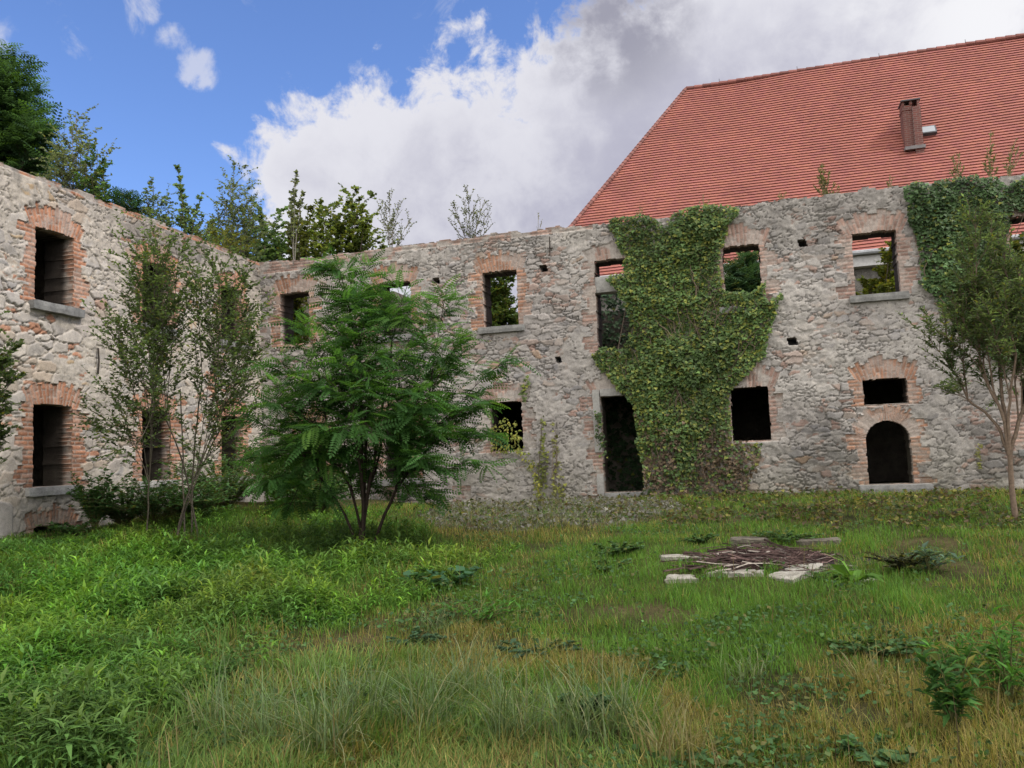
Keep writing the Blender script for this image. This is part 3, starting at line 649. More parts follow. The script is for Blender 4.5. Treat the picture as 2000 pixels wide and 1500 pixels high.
# ------------------------------------------------------------------ leaves and plants
def nrm(a): return a/(np.linalg.norm(a, axis=-1, keepdims=True)+1e-9)
def t_leaf(w=0.5, at=0.42, fold=0.10, droop=0.12):
    V = np.array([(0, 0, 0), (-w/2, at, fold), (0, at*1.05, 0.02), (w/2, at, fold), (0, 1, -droop)]); F = np.array([(0, 2, 4, 1), (0, 3, 4, 2)]); return V, F
def t_heart():
    V = np.array([(0, 0, 0), (-.42, -.12, .04), (-.56, .28, .08), (-.3, .55, .04), (0, 1, -.14), (.3, .55, .04), (.56, .28, .08), (.42, -.12, .04), (0, .4, -.02)])
    return V, np.array([(0, 8, 2, 1), (8, 4, 3, 2), (0, 7, 6, 8), (8, 6, 5, 4)])
def t_maple():
    V = np.array([(0, 0, 0), (-.55, .1, .04), (-.28, .38, 0), (-.6, .62, .05), (0, 1, -.12), (.6, .62, .05), (.28, .38, 0), (.55, .1, .04), (0, .45, -.02)])
    return V, np.array([(0, 8, 2, 1), (2, 8, 4, 3), (8, 6, 5, 4), (0, 7, 6, 8)])
def t_pinnate(pairs=8, ll=0.24, lw=0.10, droop=0.30, gap=0.0):
    V = []; F = []
    def leaflet(p, dirv, up, l, w):
        side = np.cross(dirv, up); b = len(V)
        V.extend([p, p+dirv*l*.5+side*w/2-up*.01, p+dirv*l-up*l*.16, p+dirv*l*.5-side*w/2-up*.01]); F.append((b, b+1, b+2, b+3))
    for k in range(pairs):
        t = 0.16+0.80*k/(pairs-1)*1.0; p = np.array([0, t*0.98, -droop*t*t]); tang = nrm(np.array([0, 1, -2*droop*t])); up = np.array([0, tang[2]*-1, tang[1]])
        s = 1-0.30*abs(2*t-0.9)
        for sg in (-1, 1):
            d = nrm(np.array([sg*0.92, 0.34*tang[1], 0.34*tang[2]-0.10])); leaflet(p, d, up, ll*s, lw*s)
    p = np.array([0, 0.98, -droop*.96]); leaflet(p, nrm(np.array([0, 1, -2*droop])), np.array([0, .5, .8]), ll*.8, lw)
    b = len(V); V.extend([np.array((-.006, 0, 0)), np.array((.006, 0, 0)), np.array((.004, .98, -droop*.96)), np.array((-.004, .98, -droop*.96))]); F.append((b, b+1, b+2, b+3))
    return np.array(V), np.array(F)
def put(tmpl, P, Dv, Nv, Sc, C, wid=None, cjit=0.0, rng=None):
    """Copies of a leaf template: P base points, Dv axis, Nv upper side, Sc lengths, C colours."""
    V, F = tmpl; P = np.asarray(P, float); n = len(P); y = nrm(np.asarray(Dv, float)); z = np.asarray(Nv, float); z = nrm(z-y*(z*y).sum(-1, keepdims=True)); x = np.cross(y, z)
    Sc = np.broadcast_to(np.asarray(Sc, float), (n,)); w = Sc if wid is None else Sc*wid
    W = P[:, None]+V[None, :, 0, None]*x[:, None]*w[:, None, None]+V[None, :, 1, None]*y[:, None]*Sc[:, None, None]+V[None, :, 2, None]*z[:, None]*Sc[:, None, None]
    Fo = (F[None]+np.arange(n)[:, None, None]*len(V)).reshape(-1, 4)
    Cc = np.repeat(np.asarray(C, float)[:, None], len(V), 1).reshape(-1, 3)
    return W.reshape(-1, 3), Fo, Cc
def leafcols(rng, n, base, var=0.25, yel=0.12, ycol=(.16, .15, .03)):
    b = np.array(base)*np.exp(rng.normal(0, var, n))[:, None]
    y = (rng.random(n) < yel)[:, None]*rng.random(n)[:, None]
    return np.clip(b*(1-y)+np.array(ycol)*y, 0.004, 0.6)

OVAL = t_leaf(0.62); LANCE = t_leaf(0.20, 0.4, 0.05, 0.22); NARROW = t_leaf(0.32, 0.45); HEART = t_heart(); MAPLE = t_maple(); PINN = t_pinnate(9, .20, .095, .30); ROUND = t_leaf(0.85, 0.4, 0.08)

def bez(a, b, c, n):
    t = np.linspace(0, 1, n)[:, None]; return a*(1-t)**2+2*b*t*(1-t)+c*t*t
def plant(name, label, cat, base, tops, leaf, leaf_len, color, group=None, r0=0.03, side=10, side_len=0.5, per=10, barkc=(.09, .07, .055), seed=1, start=0.25, trunk_h=0.0,
          var=0.28, yel=0.1, ycol=(.16, .15, .03), twig=2, flat=0.0, droop=0.0, parts=('trunk', 'crown'), spread=1.0, wig=0.06, tipw=0.35, lw=1.0, lift=0.35, stems_apart=0.0, mains=None, lm=None):
    """A woody plant: stems rise from the base to TOPS, carry side shoots and twigs, and leaves sit along them."""
    rng = np.random.default_rng(seed); base = np.array(base, float); root = thing(name, label, cat, base, group)
    tb = MB(); LP = []; LD = []; LN_ = []
    fork = base+np.array([0, 0, trunk_h])
    if trunk_h > 0:
        P = np.stack([base-[0, 0, .1], base*0.5+fork*0.5+rng.normal(0, .03, 3), fork]); tube(tb, P, [r0*1.5, r0*1.25, r0*1.1], 8, barkc)
    def shoot_leaves(P, t0, k):
        n = len(P); T = np.gradient(P, axis=0); ts = t0+(1-t0)*(np.arange(k)+rng.random(k)*0.7)/k
        for q, t in enumerate(ts):
            f = min(t, 0.999)*(n-1); i = int(f); p = P[i]*(1-(f-i))+P[min(i+1, n-1)]*(f-i); tg = T[i]/(np.linalg.norm(T[i])+1e-9)
            sd_ = np.cross(tg, (0, 0, 1)); sd_ = sd_/(np.linalg.norm(sd_)+1e-6)*(1 if q % 2 else -1)+rng.normal(0, .35, 3)
            d = tg*0.55+sd_*0.8+np.array([0, 0, 0.12-droop]); LP.append(p); LD.append(d); LN_.append(np.array([0, 0, 1])+rng.normal(0, .30+0.25*(1-flat), 3))
    limbs = []
    for mp in (mains or []):
        mp = np.array(mp, float); s0 = fork+np.array([rng.normal(0, stems_apart), rng.normal(0, stems_apart), 0]); s0[2] = fork[2] if trunk_h else float(ground_z(s0[0], s0[1]))-.03
        v = mp-s0; P = bez(s0, s0+v*np.array([.22, .22, .5]), mp, 12); P[1:-1] += np.cumsum(rng.normal(0, .012, (10, 3)), 0)*np.sin(np.linspace(0, math.pi, 10))[:, None]
        tube(tb, P, np.linspace(r0, r0*.62, 12)*(.8+.3*rng.random()), 7, np.array(barkc)*(.85+.3*rng.random())); limbs.append(P)
    for si, top in enumerate(tops):
        top = np.array(top, float); s0 = fork if trunk_h == 0 or si == 0 else fork-np.array([0, 0, trunk_h*0.5*rng.random()])
        if stems_apart: s0 = s0+np.array([rng.normal(0, stems_apart), rng.normal(0, stems_apart), 0]); s0[2] = float(ground_z(s0[0], s0[1]))-0.03
        rs = 1.0
        if limbs:
            q = min(limbs, key=lambda P: np.linalg.norm((P[-1]-top)[:2])+.25*rng.random()); s0 = q[rng.integers(5, 12)] if rng.random() < .6 else q[-1]; rs = .6
        v = top-s0; L_ = np.linalg.norm(v); ctl = s0+v*np.array([0.30, 0.30, 0.52])
        n = max(7, int(L_/0.22)); P = bez(s0, ctl, top, n); P[1:-1] += np.cumsum(rng.normal(0, wig*L_/n*0.6, (n-2, 3)), 0)*np.sin(np.linspace(0, math.pi, n-2))[:, None]
        tt = np.linspace(0, 1, n); rr = rs*r0*(0.72+0.28*rng.random())*min(1, 0.35+L_/3.0)
        tube(tb, P, np.maximum(rr*(1-tt)**0.8, 0.005), 6, np.array(barkc)*(0.8+0.4*rng.random()))
        T = np.gradient(P, axis=0); T /= np.linalg.norm(T, axis=1)[:, None]
        shoot_leaves(P[int(n*0.7):], 0.0, max(4, int(per*0.8)))
        m = max(3, int(side*L_/2.5))
        for k in range(m):
            t = start+(1-start)*((k+rng.random())/m)**0.9; f = min(t, .97)*(n-1); i = int(f); p = P[i]
            az = rng.random()*2*math.pi; rad = np.array([math.cos(az), math.sin(az), 0]); hv = np.array([v[0], v[1], 0]); hv = hv/(np.linalg.norm(hv)+.3)
            d = nrm(T[i]*(0.55 if t < .8 else .9)+rad*spread+hv*0.35+np.array([0, 0, lift-droop]))
            l = side_len*(0.55+0.6*rng.random())*(1-tipw*t) ; q = 6
            e = p+d*l; c = p+d*l*.5+np.array([0, 0, .12*l]); e = e-np.array([0, 0, droop*l*.6])
            B = bez(p, c, e, q); B[1:] += rng.normal(0, .02*l, (q-1, 3)); tube(tb, B, np.linspace(max(.004, rr*.35*(1-t)+.003), .002, q), 4, np.array(barkc)*.9)
            shoot_leaves(B, 0.15, per)
            for _ in range(twig):
                i2 = rng.integers(1, q-1); d2 = nrm(d+rng.normal(0, .7, 3)*np.array([1, 1, .6])); l2 = l*(.3+.35*rng.random()); B2 = bez(B[i2], B[i2]+d2*l2*.5+[0, 0, .03], B[i2]+d2*l2-np.array([0, 0, droop*l2*.6]), 4)
                tube(tb, B2, [.003, .003, .002, .0015], 3, np.array(barkc)*.9); shoot_leaves(B2, 0.15, max(3, int(per*.6)))
    tb.build(parts[0], BARK, root, True)
    n = len(LP); cols = leafcols(rng, n, color, var, yel, ycol)
    V, F, C = put(leaf, np.array(LP), np.array(LD), np.array(LN_), leaf_len*(0.65+0.6*rng.random(n)), cols, lw)
    mesh(parts[1], V, F, lm or LEAF, root, C)
    return root
def crown_tops(rng, c, r, n, low=-0.9):
    """End points spread over an ellipsoid, uneven so that the outline breaks."""
    u = rng.normal(0, 1, (n, 3)); u = nrm(u); u[:, 2] = np.maximum(u[:, 2], low); rad = (0.55+0.5*rng.random(n))[:, None]
    return np.array(c)+u*rad*np.array(r)

# ---- the young robinia in the middle of the yard
B0 = on_ground(703, 1078); RG = math.hypot(B0[0], B0[1])
rb = np.random.default_rng(7)
tp = [(620, 960, -.4), (800, 950, -.4), (560, 985, .2), (850, 960, .2), (690, 920, .7), (745, 910, .7), (690, 760, -.9), (745, 720, -1.0), (735, 830, -1.1), (660, 830, -1.0), (600, 850, -.9), (800, 780, -.9), (845, 830, -.8), (700, 700, .3), (650, 760, .5), (775, 750, .6), (625, 680, -.5), (700, 630, -.5), (560, 770, .7), (780, 690, -.6), (540, 930, -.3), (650, 498, .2), (658, 498, .2), (705, 512, .5), (795, 545, -.3), (742, 600, .6), (872, 552, .3), (905, 640, -.2), (985, 690, .2), (930, 770, -.5), (965, 838, .5), (905, 900, -.6), (600, 610, -.3), (550, 690, .3), (515, 760, -.5), (490, 800, .4), (520, 860, -.6), (565, 930, .1), (660, 640, .9), (630, 720, -1.0), (720, 680, -.9), (800, 650, 1.0), (820, 740, -1.2), (860, 700, .9), (590, 800, 1.0), (790, 810, 1.2), (690, 560, -.2), (770, 590, .2), (880, 780, .4), (500, 880, .7), (820, 880, -1.0)]
tops = []
for i, (x, y, dz) in enumerate(tp):
    tops.append(at_range(x, y+14, RG+dz*0.9))
plant('young_robinia', 'bushy young robinia with feathery leaves and several dark trunks, in the middle of the yard', 'tree', B0, tops, PINN, 0.33, (.050, .118, .032), r0=.026, side=16, side_len=.60, per=7, lm=THIN, mains=[at_range(x, y, RG+d) for x, y, d in ((640, 850, -.2), (704, 720, .1), (735, 690, .5), (765, 690, -.2), (850, 860, -.3), (585, 880, .4), (690, 800, -.8), (760, 790, .8))],
      barkc=(.036, .026, .021), seed=11, start=.22, twig=1, flat=.75, droop=.10, var=.30, yel=.16, ycol=(.10, .19, .035), stems_apart=.10, wig=.10, spread=1.0)
# ---- saplings left and right
B1 = on_ground(352, 1058); R1 = math.hypot(B1[0], B1[1])
tp = [(278, 462), (300, 560), (352, 470), (330, 600), (432, 500), (400, 560), (478, 520), (488, 600), (455, 640), (250, 600), (235, 700), (205, 850), (260, 790), (230, 640), (380, 650), (420, 720), (470, 740), (500, 680), (300, 700), (350, 760), (240, 900), (440, 820)]
plant('grey_sapling', 'thin many-stemmed sapling with small dark leaves in front of the left wing', 'tree', B1, [at_range(x, y+6, R1+rb.normal(0, .5)) for x, y in tp+[(310, 480), (380, 520), (455, 560), (505, 740), (490, 800), (215, 760), (270, 860), (330, 900), (400, 900), (270, 520), (500, 660), (340, 540), (190, 830)]], OVAL, .068, (.080, .118, .050), r0=.016, side=17, side_len=1.0, per=18, lm=THIN, tipw=.2,
      barkc=(.10, .085, .065), seed=21, start=.25, twig=2, yel=.05, var=.3, stems_apart=.22, mains=[at_range(x, y, R1+d) for x, y, d in ((325, 820, 0), (352, 760, .3), (425, 830, -.2), (395, 740, .2), (300, 800, -.4), (455, 800, .3))], lift=.55, spread=.8)
B2 = on_ground(1984, 1016); R2 = math.hypot(B2[0], B2[1])
tp = [(1905, 402), (1890, 470), (1935, 440), (1860, 560), (1900, 540), (1960, 470), (1990, 500), (1830, 640), (1850, 690), (1880, 640), (1930, 600), (1975, 590), (2010, 560), (2040, 520), (1845, 760), (1920, 720), (1960, 690), (2000, 660), (2050, 640), (2080, 600), (1800, 640), (2120, 700), (1985, 760), (2060, 780), (1870, 600), (1920, 520), (1945, 560)]
plant('willow_sapling', 'slender sapling with a dense grey-green crown before the right end of the long range', 'tree', B2, [at_range(x, y+6, R2+rb.normal(0, .45)) for x, y in tp], NARROW, .078, (.084, .118, .055), r0=.028, side=24, side_len=.68, per=21, lm=THIN,
      barkc=(.15, .11, .08), seed=31, start=.25, trunk_h=.85, mains=[at_range(x, y, R2+d) for x, y, d in ((1915, 720, 0), (1950, 690, .3), (1985, 690, -.2), (1890, 780, .2), (2030, 730, 0))], twig=2, yel=.06, var=.3, lift=.6, spread=.75)
B3 = np.array([-9.6, 7.9, float(ground_z(-9.6, 7.9))])
R3 = math.hypot(B3[0], B3[1])
tp = [(-10, 600), (20, 690), (35, 720), (10, 780), (-20, 820), (30, 660), (-40, 700), (-60, 780), (25, 830), (-80, 620), (-150, 700), (-200, 780), (-100, 850)]
plant('grey_sapling', 'leafy branch tips of a sapling reaching in at the left edge', 'tree', B3, [at_range(x, y, R3+rb.normal(0, .3)) for x, y in tp], OVAL, .064, (.075, .108, .046), lm=THIN, r0=.012, side=26, side_len=.42, per=15, barkc=(.13, .11, .09), seed=33, start=.5, twig=1, yel=.05, trunk_h=.5)

# ------------------------------------------------------------------ trees and saplings above the walls
rt_ = np.random.default_rng(99)
def gz(p): return np.array([p[0], p[1], float(ground_z(p[0], p[1]))])
def tree_at(name, label, foot, rng_m, tops_px, leaf, ll, color, seed, group=None, on=None, **kw):
    """A plant whose foot is under a sight line at a given range; ON is the height it stands on (ground if None)."""
    p = at_range(*foot, rng_m); b = gz(p) if on is None else np.array([p[0], p[1], on])
    r = np.random.default_rng(seed); dj = kw.pop('dj', .4); kw.setdefault('lm', THIN)
    return plant(name, label, 'tree', b, [at_range(x, y, rng_m+r.normal(0, dj)) for x, y in tops_px], leaf, ll, color, group, seed=seed, **kw)
GW = 'saplings growing above the walls'
PINN2 = t_pinnate(6, .30, .13, .25)
tree_at('robinia_tree', 'big dark feathery tree behind the left wing, at the left edge', (-60, 400), 25, [(28, 120), (5, 118), (45, 175), (62, 215), (88, 245), (45, 235), (15, 180), (-10, 150), (-40, 130), (70, 260), (40, 250), (85, 300), (20, 300), (-30, 250), (-90, 200), (-120, 300), (50, 320), (0, 230), (-60, 160), (30, 200), (10, 270), (-20, 320)],
        PINN2, .42, (.048, .095, .044), 41, side=13, side_len=1.0, per=8, r0=.16, trunk_h=5.5, start=.35, flat=.6, var=.35, yel=.25, ycol=(.06, .12, .02), twig=1, barkc=(.06, .045, .035), dj=.9)
tree_at('birch_sapling', 'slender birch with a fine open crown above the left wing, beside the dark feathery tree', (150, 400), 21, [(148, 222), (140, 250), (160, 250), (120, 280), (175, 280), (130, 310), (165, 320), (105, 330), (150, 300), (110, 300), (160, 350)], ROUND, .070, (.115, .140, .085), 42, GW, on=6.5, side=12, side_len=.75, per=14, r0=.02, start=.3, lift=.25, spread=.8, tipw=.1, droop=.18, yel=.03, barkc=(.2, .18, .15))
tree_at('leafy_bush', 'dense green bush on top of the left wing, below the slender birch', (190, 400), 20.5, [(190, 292), (205, 310), (175, 310), (160, 340), (210, 350), (185, 340), (150, 350), (215, 375), (195, 365), (170, 370), (200, 330)], OVAL, .09, (.080, .140, .055), 43, GW, on=6.5, side=14, side_len=.45, per=12, r0=.02, start=.1, twig=2)
tree_at('leafy_bush', 'low dark sprig on the crest of the left wing, right of the dense bush', (245, 410), 19.5, [(240, 372), (255, 380), (232, 385), (250, 395), (262, 392)], PINN2, .3, (.022, .050, .026), 44, GW, on=6.5, side=9, side_len=.25, per=6, r0=.012, start=.1)
tree_at('leafy_bush', 'round grey-green bush on the left wing, left of the upright poplar shoot', (300, 450), 21, [(300, 362), (285, 380), (318, 385), (275, 405), (330, 405), (300, 400), (290, 430), (320, 430), (345, 430), (310, 375)], ROUND, .075, (.10, .140, .085), 45, GW, on=6.4, side=13, side_len=.6, per=13, r0=.014, start=.15, lift=.25, tipw=.1, droop=.18)
tree_at('poplar_shoot', 'upright two-topped poplar shoot with round leaves on the left wing', (365, 470), 21, [(347, 322), (355, 360), (395, 378), (362, 400), (385, 410), (350, 410), (375, 430), (400, 420)], ROUND, .095, (.11, .165, .085), 46, GW, on=6.4, side=9, side_len=.35, per=8, r0=.018, start=.25, lift=.9, spread=.45)
tree_at('birch_sapling', 'tall pointed birch above the left wing, near the inner corner', (450, 480), 23, [(457, 330), (450, 365), (470, 360), (440, 395), (485, 390), (425, 410), (497, 405), (460, 400), (410, 440), (500, 430), (440, 430), (480, 440), (425, 460), (465, 455)], ROUND, .068, (.115, .145, .085), 47, GW, on=6.0, side=13, side_len=.85, per=15, r0=.02, start=.2, lift=.25, spread=.8, tipw=.1, droop=.18, barkc=(.22, .2, .17))
tree_at('maple_tree', 'broad leafy maple just behind the inner corner of the ruin', (500, 560), 26, [(520, 418), (535, 440), (500, 440), (545, 470), (550, 485), (480, 450), (520, 470), (470, 470), (440, 470), (510, 490), (540, 500), (400, 455), (420, 480), (450, 490)], MAPLE, .10, (.080, .13, .058), 48, side=13, side_len=.95, per=15, tipw=.1, lift=.15, droop=.15, r0=.08, trunk_h=4.0, start=.3, twig=2, dj=.7)
tree_at('birch_sapling', 'single thin birch stem with a small airy top, against the white cloud', (574, 520), 21, [(578, 332), (570, 380), (590, 370), (565, 400), (585, 420), (575, 350)], ROUND, .10, (.12, .14, .09), 49, GW, on=6.3, side=6, side_len=.3, per=9, r0=.011, start=.45, lift=.8, spread=.5, barkc=(.22, .2, .17), twig=1)
tree_at('maple_tree', 'two-headed maple with yellow-green leaves rising behind the left half of the long range', (665, 560), 27, [(690, 376), (700, 395), (675, 400), (715, 420), (645, 395), (630, 410), (655, 420), (610, 430), (730, 450), (690, 430), (620, 460), (665, 455), (710, 460), (590, 460), (640, 480), (735, 480), (600, 485), (570, 490)], MAPLE, .10, (.10, .135, .045), 50, side=12, side_len=.8, per=15, tipw=.1, lift=.15, droop=.15, lm=THIN, r0=.08, trunk_h=4.0, start=.3, twig=2, yel=.35, ycol=(.15, .15, .03), dj=.6)
tree_at('birch_sapling', 'sparse wispy birch on the wall top, right of the two-headed maple', (765, 500), 20.5, [(760, 374), (752, 400), (778, 400), (805, 425), (740, 410), (770, 420), (800, 450), (755, 440), (785, 460)], ROUND, .048, (.10, .115, .075), 51, GW, on=6.6, side=14, side_len=.45, tipw=.1, per=9, r0=.008, start=.3, lift=.7, spread=.6, barkc=(.2, .18, .15), twig=1)
tree_at('birch_sapling', 'sparse wispy twin-topped birch on the wall top, left of the tiled roof', (920, 480), 20.5, [(912, 360), (905, 385), (925, 400), (960, 415), (945, 395), (880, 395), (890, 420), (960, 440), (935, 430), (875, 430), (915, 440)], ROUND, .048, (.10, .115, .075), 52, GW, on=6.6, side=14, side_len=.45, tipw=.1, per=9, r0=.008, start=.3, lift=.7, spread=.6, barkc=(.2, .18, .15), twig=1)
tree_at('leafy_bush', 'yellowing low growth along the left wing crest, below the tall pointed birch', (430, 470), 21.5, [(400, 440), (420, 450), (440, 445), (460, 460), (415, 465), (480, 465), (500, 475), (435, 470), (390, 450), (370, 445), (465, 450)], OVAL, .065, (.13, .15, .045), 53, GW, on=6.4, side=15, side_len=.45, per=13, r0=.012, start=.1, yel=.5, twig=2)
GT = 'thin weeds growing from the wall top'
def weed_on_wall(label, foot, tops_px, ll, color, seed, per=6, side=9, r=18.3/math.cos(0.0)):
    pts = [on_wall(x, y, 18.3) for x, y in tops_px]; f = on_wall(foot[0], foot[1], 18.3); b = np.array([f[0], 18.3, 6.68])
    return plant('wall_weed', label, 'plant', b, pts, NARROW, ll, color, GT, r0=.007, side=side, side_len=.16, per=per, seed=seed, start=.15, lift=.9, spread=.5, twig=0, var=.2, parts=('stem', 'foliage'), barkc=(.2, .18, .1))
PALEW = (.15, .16, .075)
weed_on_wall('tiny bare weed on the wall top, left of the tiled roof', (1052, 458), [(1051, 415), (1058, 435)], .05, PALEW, 60, 3)
weed_on_wall('tall pale bushy weed on the crest, against the lower red roof', (1612, 392), [(1605, 318), (1620, 335), (1598, 345), (1632, 360), (1610, 350), (1590, 365), (1640, 372), (1600, 330)], .06, PALEW, 61, 11, 34)
weed_on_wall('small pale weed between the bushy crest weed and the right ivy', (1738, 378), [(1738, 345), (1732, 355), (1742, 352)], .05, PALEW, 62, 5)
weed_on_wall('pale weed rising out of the left part of the right-hand ivy top', (1868, 360), [(1862, 305), (1875, 300), (1870, 322), (1882, 330), (1858, 335), (1878, 318)], .07, PALEW, 63, 7)
weed_on_wall('tall pale weed in the middle of the right-hand ivy top', (1935, 355), [(1935, 255), (1928, 290), (1945, 300), (1922, 320), (1950, 330), (1938, 280)], .08, PALEW, 64, 7)
weed_on_wall('forked pale weed at the right end of the wall top', (1970, 350), [(1985, 270), (1975, 300), (1990, 290), (1965, 320), (1998, 300)], .08, PALEW, 65, 6)
weed_on_wall('short weed sprig on the ivy crest over the doorway', (1248, 430), [(1250, 405), (1243, 415), (1255, 412)], .05, PALEW, 66, 4)
weed_on_wall('thin weed pair on the wall top near the middle ivy', (1375, 410), [(1373, 380), (1366, 395), (1385, 392)], .05, PALEW, 67, 4)
weed_on_wall('low grey tuft on the crest left of the bushy weed', (1525, 398), [(1520, 378), (1532, 380), (1526, 384)], .05, PALEW, 68, 5)

# trees and bushes behind the long range, seen through its upper windows
GBK = 'trees and bushes behind the long range'
def behind(label, foot, y, tops_px, leaf, ll, color, seed, **kw):
    p = on_wall(foot[0], foot[1], y); b = gz((p[0], y)); r = np.random.default_rng(seed)
    return plant(kw.pop('name', 'leafy_tree'), label, 'tree', b, [on_wall(px, py, y+r.normal(0, .4)) for px, py in tops_px], leaf, ll, color, GBK, seed=seed, trunk_h=kw.pop('th', 3.0), **kw)
behind('green tree filling the upper window left of the doorway', (975, 800), 27, [(955, 545), (975, 530), (990, 545), (960, 570), (985, 575), (1000, 590), (950, 600), (970, 610), (1005, 620), (990, 640), (955, 640), (1015, 650), (940, 580), (965, 500), (935, 620), (1020, 625)], OVAL, .15, (.060, .095, .026), 71, side=20, side_len=.8, per=15, r0=.06, start=.2, yel=.25)
behind('dark bush behind the upper window under the middle of the roof', (1450, 800), 28, [(1440, 520), (1460, 510), (1475, 500), (1430, 550), (1455, 560), (1480, 550), (1470, 590), (1440, 600), (1500, 530), (1490, 600), (1420, 590), (1465, 530), (1450, 540)], PINN2, .36, (.040, .080, .036), 72, side=17, side_len=.7, per=11, r0=.05, start=.2, yel=.15)
behind('yellow-green bush in the right upper window, hiding the hall wall', (1725, 800), 27, [(1740, 470), (1735, 500), (1750, 520), (1720, 530), (1700, 560), (1735, 560), (1680, 580), (1710, 590), (1750, 590), (1690, 555), (1668, 570), (1660, 600), (1745, 485)], ROUND, .12, (.085, .110, .022), 73, side=18, side_len=.6, per=14, r0=.05, start=.2, yel=.5, ycol=(.17, .15, .02))
behind('dark tree seen through the last upper window at the right', (1985, 800), 27, [(1970, 460), (1985, 480), (2000, 470), (1990, 500), (1975, 510), (2010, 490), (2030, 480)], ROUND, .12, (.06, .085, .025), 74, side=18, side_len=.5, per=10, r0=.05, start=.2, yel=.3)
behind('bush seen through the dark upper window by the inner corner', (585, 700), 19.6, [(590, 585), (580, 600), (600, 610), (570, 625), (595, 630), (585, 645), (605, 590), (575, 610)], ROUND, .10, (.075, .095, .022), 75, side=13, side_len=.35, per=9, r0=.02, start=.1, th=0.2, name='leafy_bush', yel=.4)
for o in [q for q in bpy.data.objects if q.get('label') == 'bush seen through the dark upper window by the inner corner']: o.location.z = 3.42
def in_wing(label, u, d, z, tops, ll, color, seed):
    b = W_L(np.array(u), np.array(z), np.array(d))
    plant('leafy_bush', label, 'plant', b, [W_L(np.array(a), np.array(c), np.array(e)) for a, c, e in tops], OVAL, ll, color, 'plants inside the left wing', r0=.012, side=10, side_len=.25, per=8, seed=seed, start=.1, parts=('stem', 'foliage'))
in_wing('dark shoots growing inside the first upper window of the left wing', -7.0, 1.0, 3.42, [(-7.0, 5.1, .8), (-7.05, 5.5, 1.0), (-6.95, 4.8, .7), (-6.85, 4.7, .6), (-7.1, 5.3, .9), (-6.9, 5.2, .75)], .09, (.035, .06, .03), 81)
in_wing('dark weeds on the rubble inside the first lower window of the left wing', -6.7, 0.9, 1.0, [(-6.8, 1.9, .8), (-6.6, 1.8, .7), (-6.9, 2.0, .9), (-6.5, 1.65, .8), (-6.75, 1.7, .6), (-6.45, 1.6, 1.0)], .09, (.03, .05, .02), 82)

# ------------------------------------------------------------------ ivy
def wall_pts(rng, poly, dens, ragged=.10, to=None):
    P = np.array(poly); lo = P.min(0); hi = P.max(0); n = int((hi-lo).prod()*dens)
    q = lo+rng.random((n, 2))*(hi-lo); w = q+ragged*(np.stack([fbm(q[:, 0]*3, q[:, 1]*3, 801), fbm(q[:, 0]*3, q[:, 1]*3, 802)], 1)-.5)*2
    return q[inside(w[:, 0], w[:, 1], poly)]
def ivy(label, poly_px, seed, dens=620, size=.082, color=(.050, .088, .024), thick=.26, y0=D_WALL, bare=None, stems=40, yel=.3, ycol=(.17, .18, .03), ivy_name='ivy', plane=None, tmpl=HEART, z_brown=False):
    rng = np.random.default_rng(seed)
    poly = [tuple(on_wall(x, y, y0)[[0, 2]]) for x, y in poly_px] if plane is None else plane
    q = wall_pts(rng, poly, dens); zc = q[:, 1].mean(); root = thing(ivy_name, label, 'ivy', (q[:, 0].mean(), y0, max(.5, q[:, 1].min())))
    keep = np.ones(len(q), bool)
    if bare is not None: keep = rng.random(len(q)) > bare(q[:, 0], q[:, 1])
    q = q[keep]; n = len(q)
    lump = fbm(q[:, 0]*2.4, q[:, 1]*1.9, seed, 3); lump2 = fbm(q[:, 0]*6, q[:, 1]*5, seed+4, 2)
    lay = rng.random(n); dep = .03+thick*np.clip((.25+1.0*(lump-.3)+.45*(lump2-.5)), .05, 1)*(lay**.6)
    P = np.stack([q[:, 0], y0-.03-dep, q[:, 1]], 1)
    az = rng.normal(0, .9, n); Dv = np.stack([np.sin(az), -.35-.3*rng.random(n), -np.cos(az)*.9], 1); Nv = np.stack([rng.normal(0, .30, n), -np.ones(n), .75+rng.normal(0, .35, n)], 1)
    sc = size*(.55+.75*rng.random(n))*(.75+.5*lump); bz = bare(q[:, 0], q[:, 1]) if bare is not None and z_brown else np.zeros(n)
    c = leafcols(rng, n, color, .28, yel*1.0, ycol); c *= (.75+.6*vnoise(q[:, 0]*1.5, q[:, 1]*1.5, seed+9))[:, None]; c = np.where((rng.random(n) < bz*1.15)[:, None], np.array((.105, .075, .045))*(.6+.8*rng.random(n))[:, None], c)
    V, F, C = put(tmpl, P, Dv, Nv, sc, c); mesh('foliage', V, F, IVYM, root, C)
    mb = MB(); P_ = np.array(poly); lo = P_.min(0); hi = P_.max(0)
    for i in range(stems):
        for _ in range(20):
            x = lo[0]+rng.random()*(hi[0]-lo[0]); z = lo[1]+rng.random()**1.4*(hi[1]-lo[1])*.7
            if inside(np.array([x]), np.array([z]), poly)[0]: break
        m = 9; L_ = .5+1.3*rng.random(); a = rng.normal(0, .5)
        xs = x+np.cumsum(np.full(m, math.sin(a)*L_/m)+rng.normal(0, .035, m)); zs = z+np.cumsum(np.full(m, math.cos(a)*L_/m)+rng.normal(0, .02, m))
        ok = inside(xs, zs, poly)
        if ok.sum() < 3: continue
        xs, zs = xs[ok], zs[ok]; ys = y0-.045-.10*rng.random()-.05*np.sin(np.linspace(0, 3.1, len(xs)))
        tube(mb, np.stack([xs, ys+0*xs, zs], 1), np.linspace(.011, .004, len(xs))*(.6+.6*rng.random()), 4, np.array((.15, .115, .085))*(.5+.8*rng.random()))
    if mb.v: mb.build('stem', BARK, root, True)
    return root
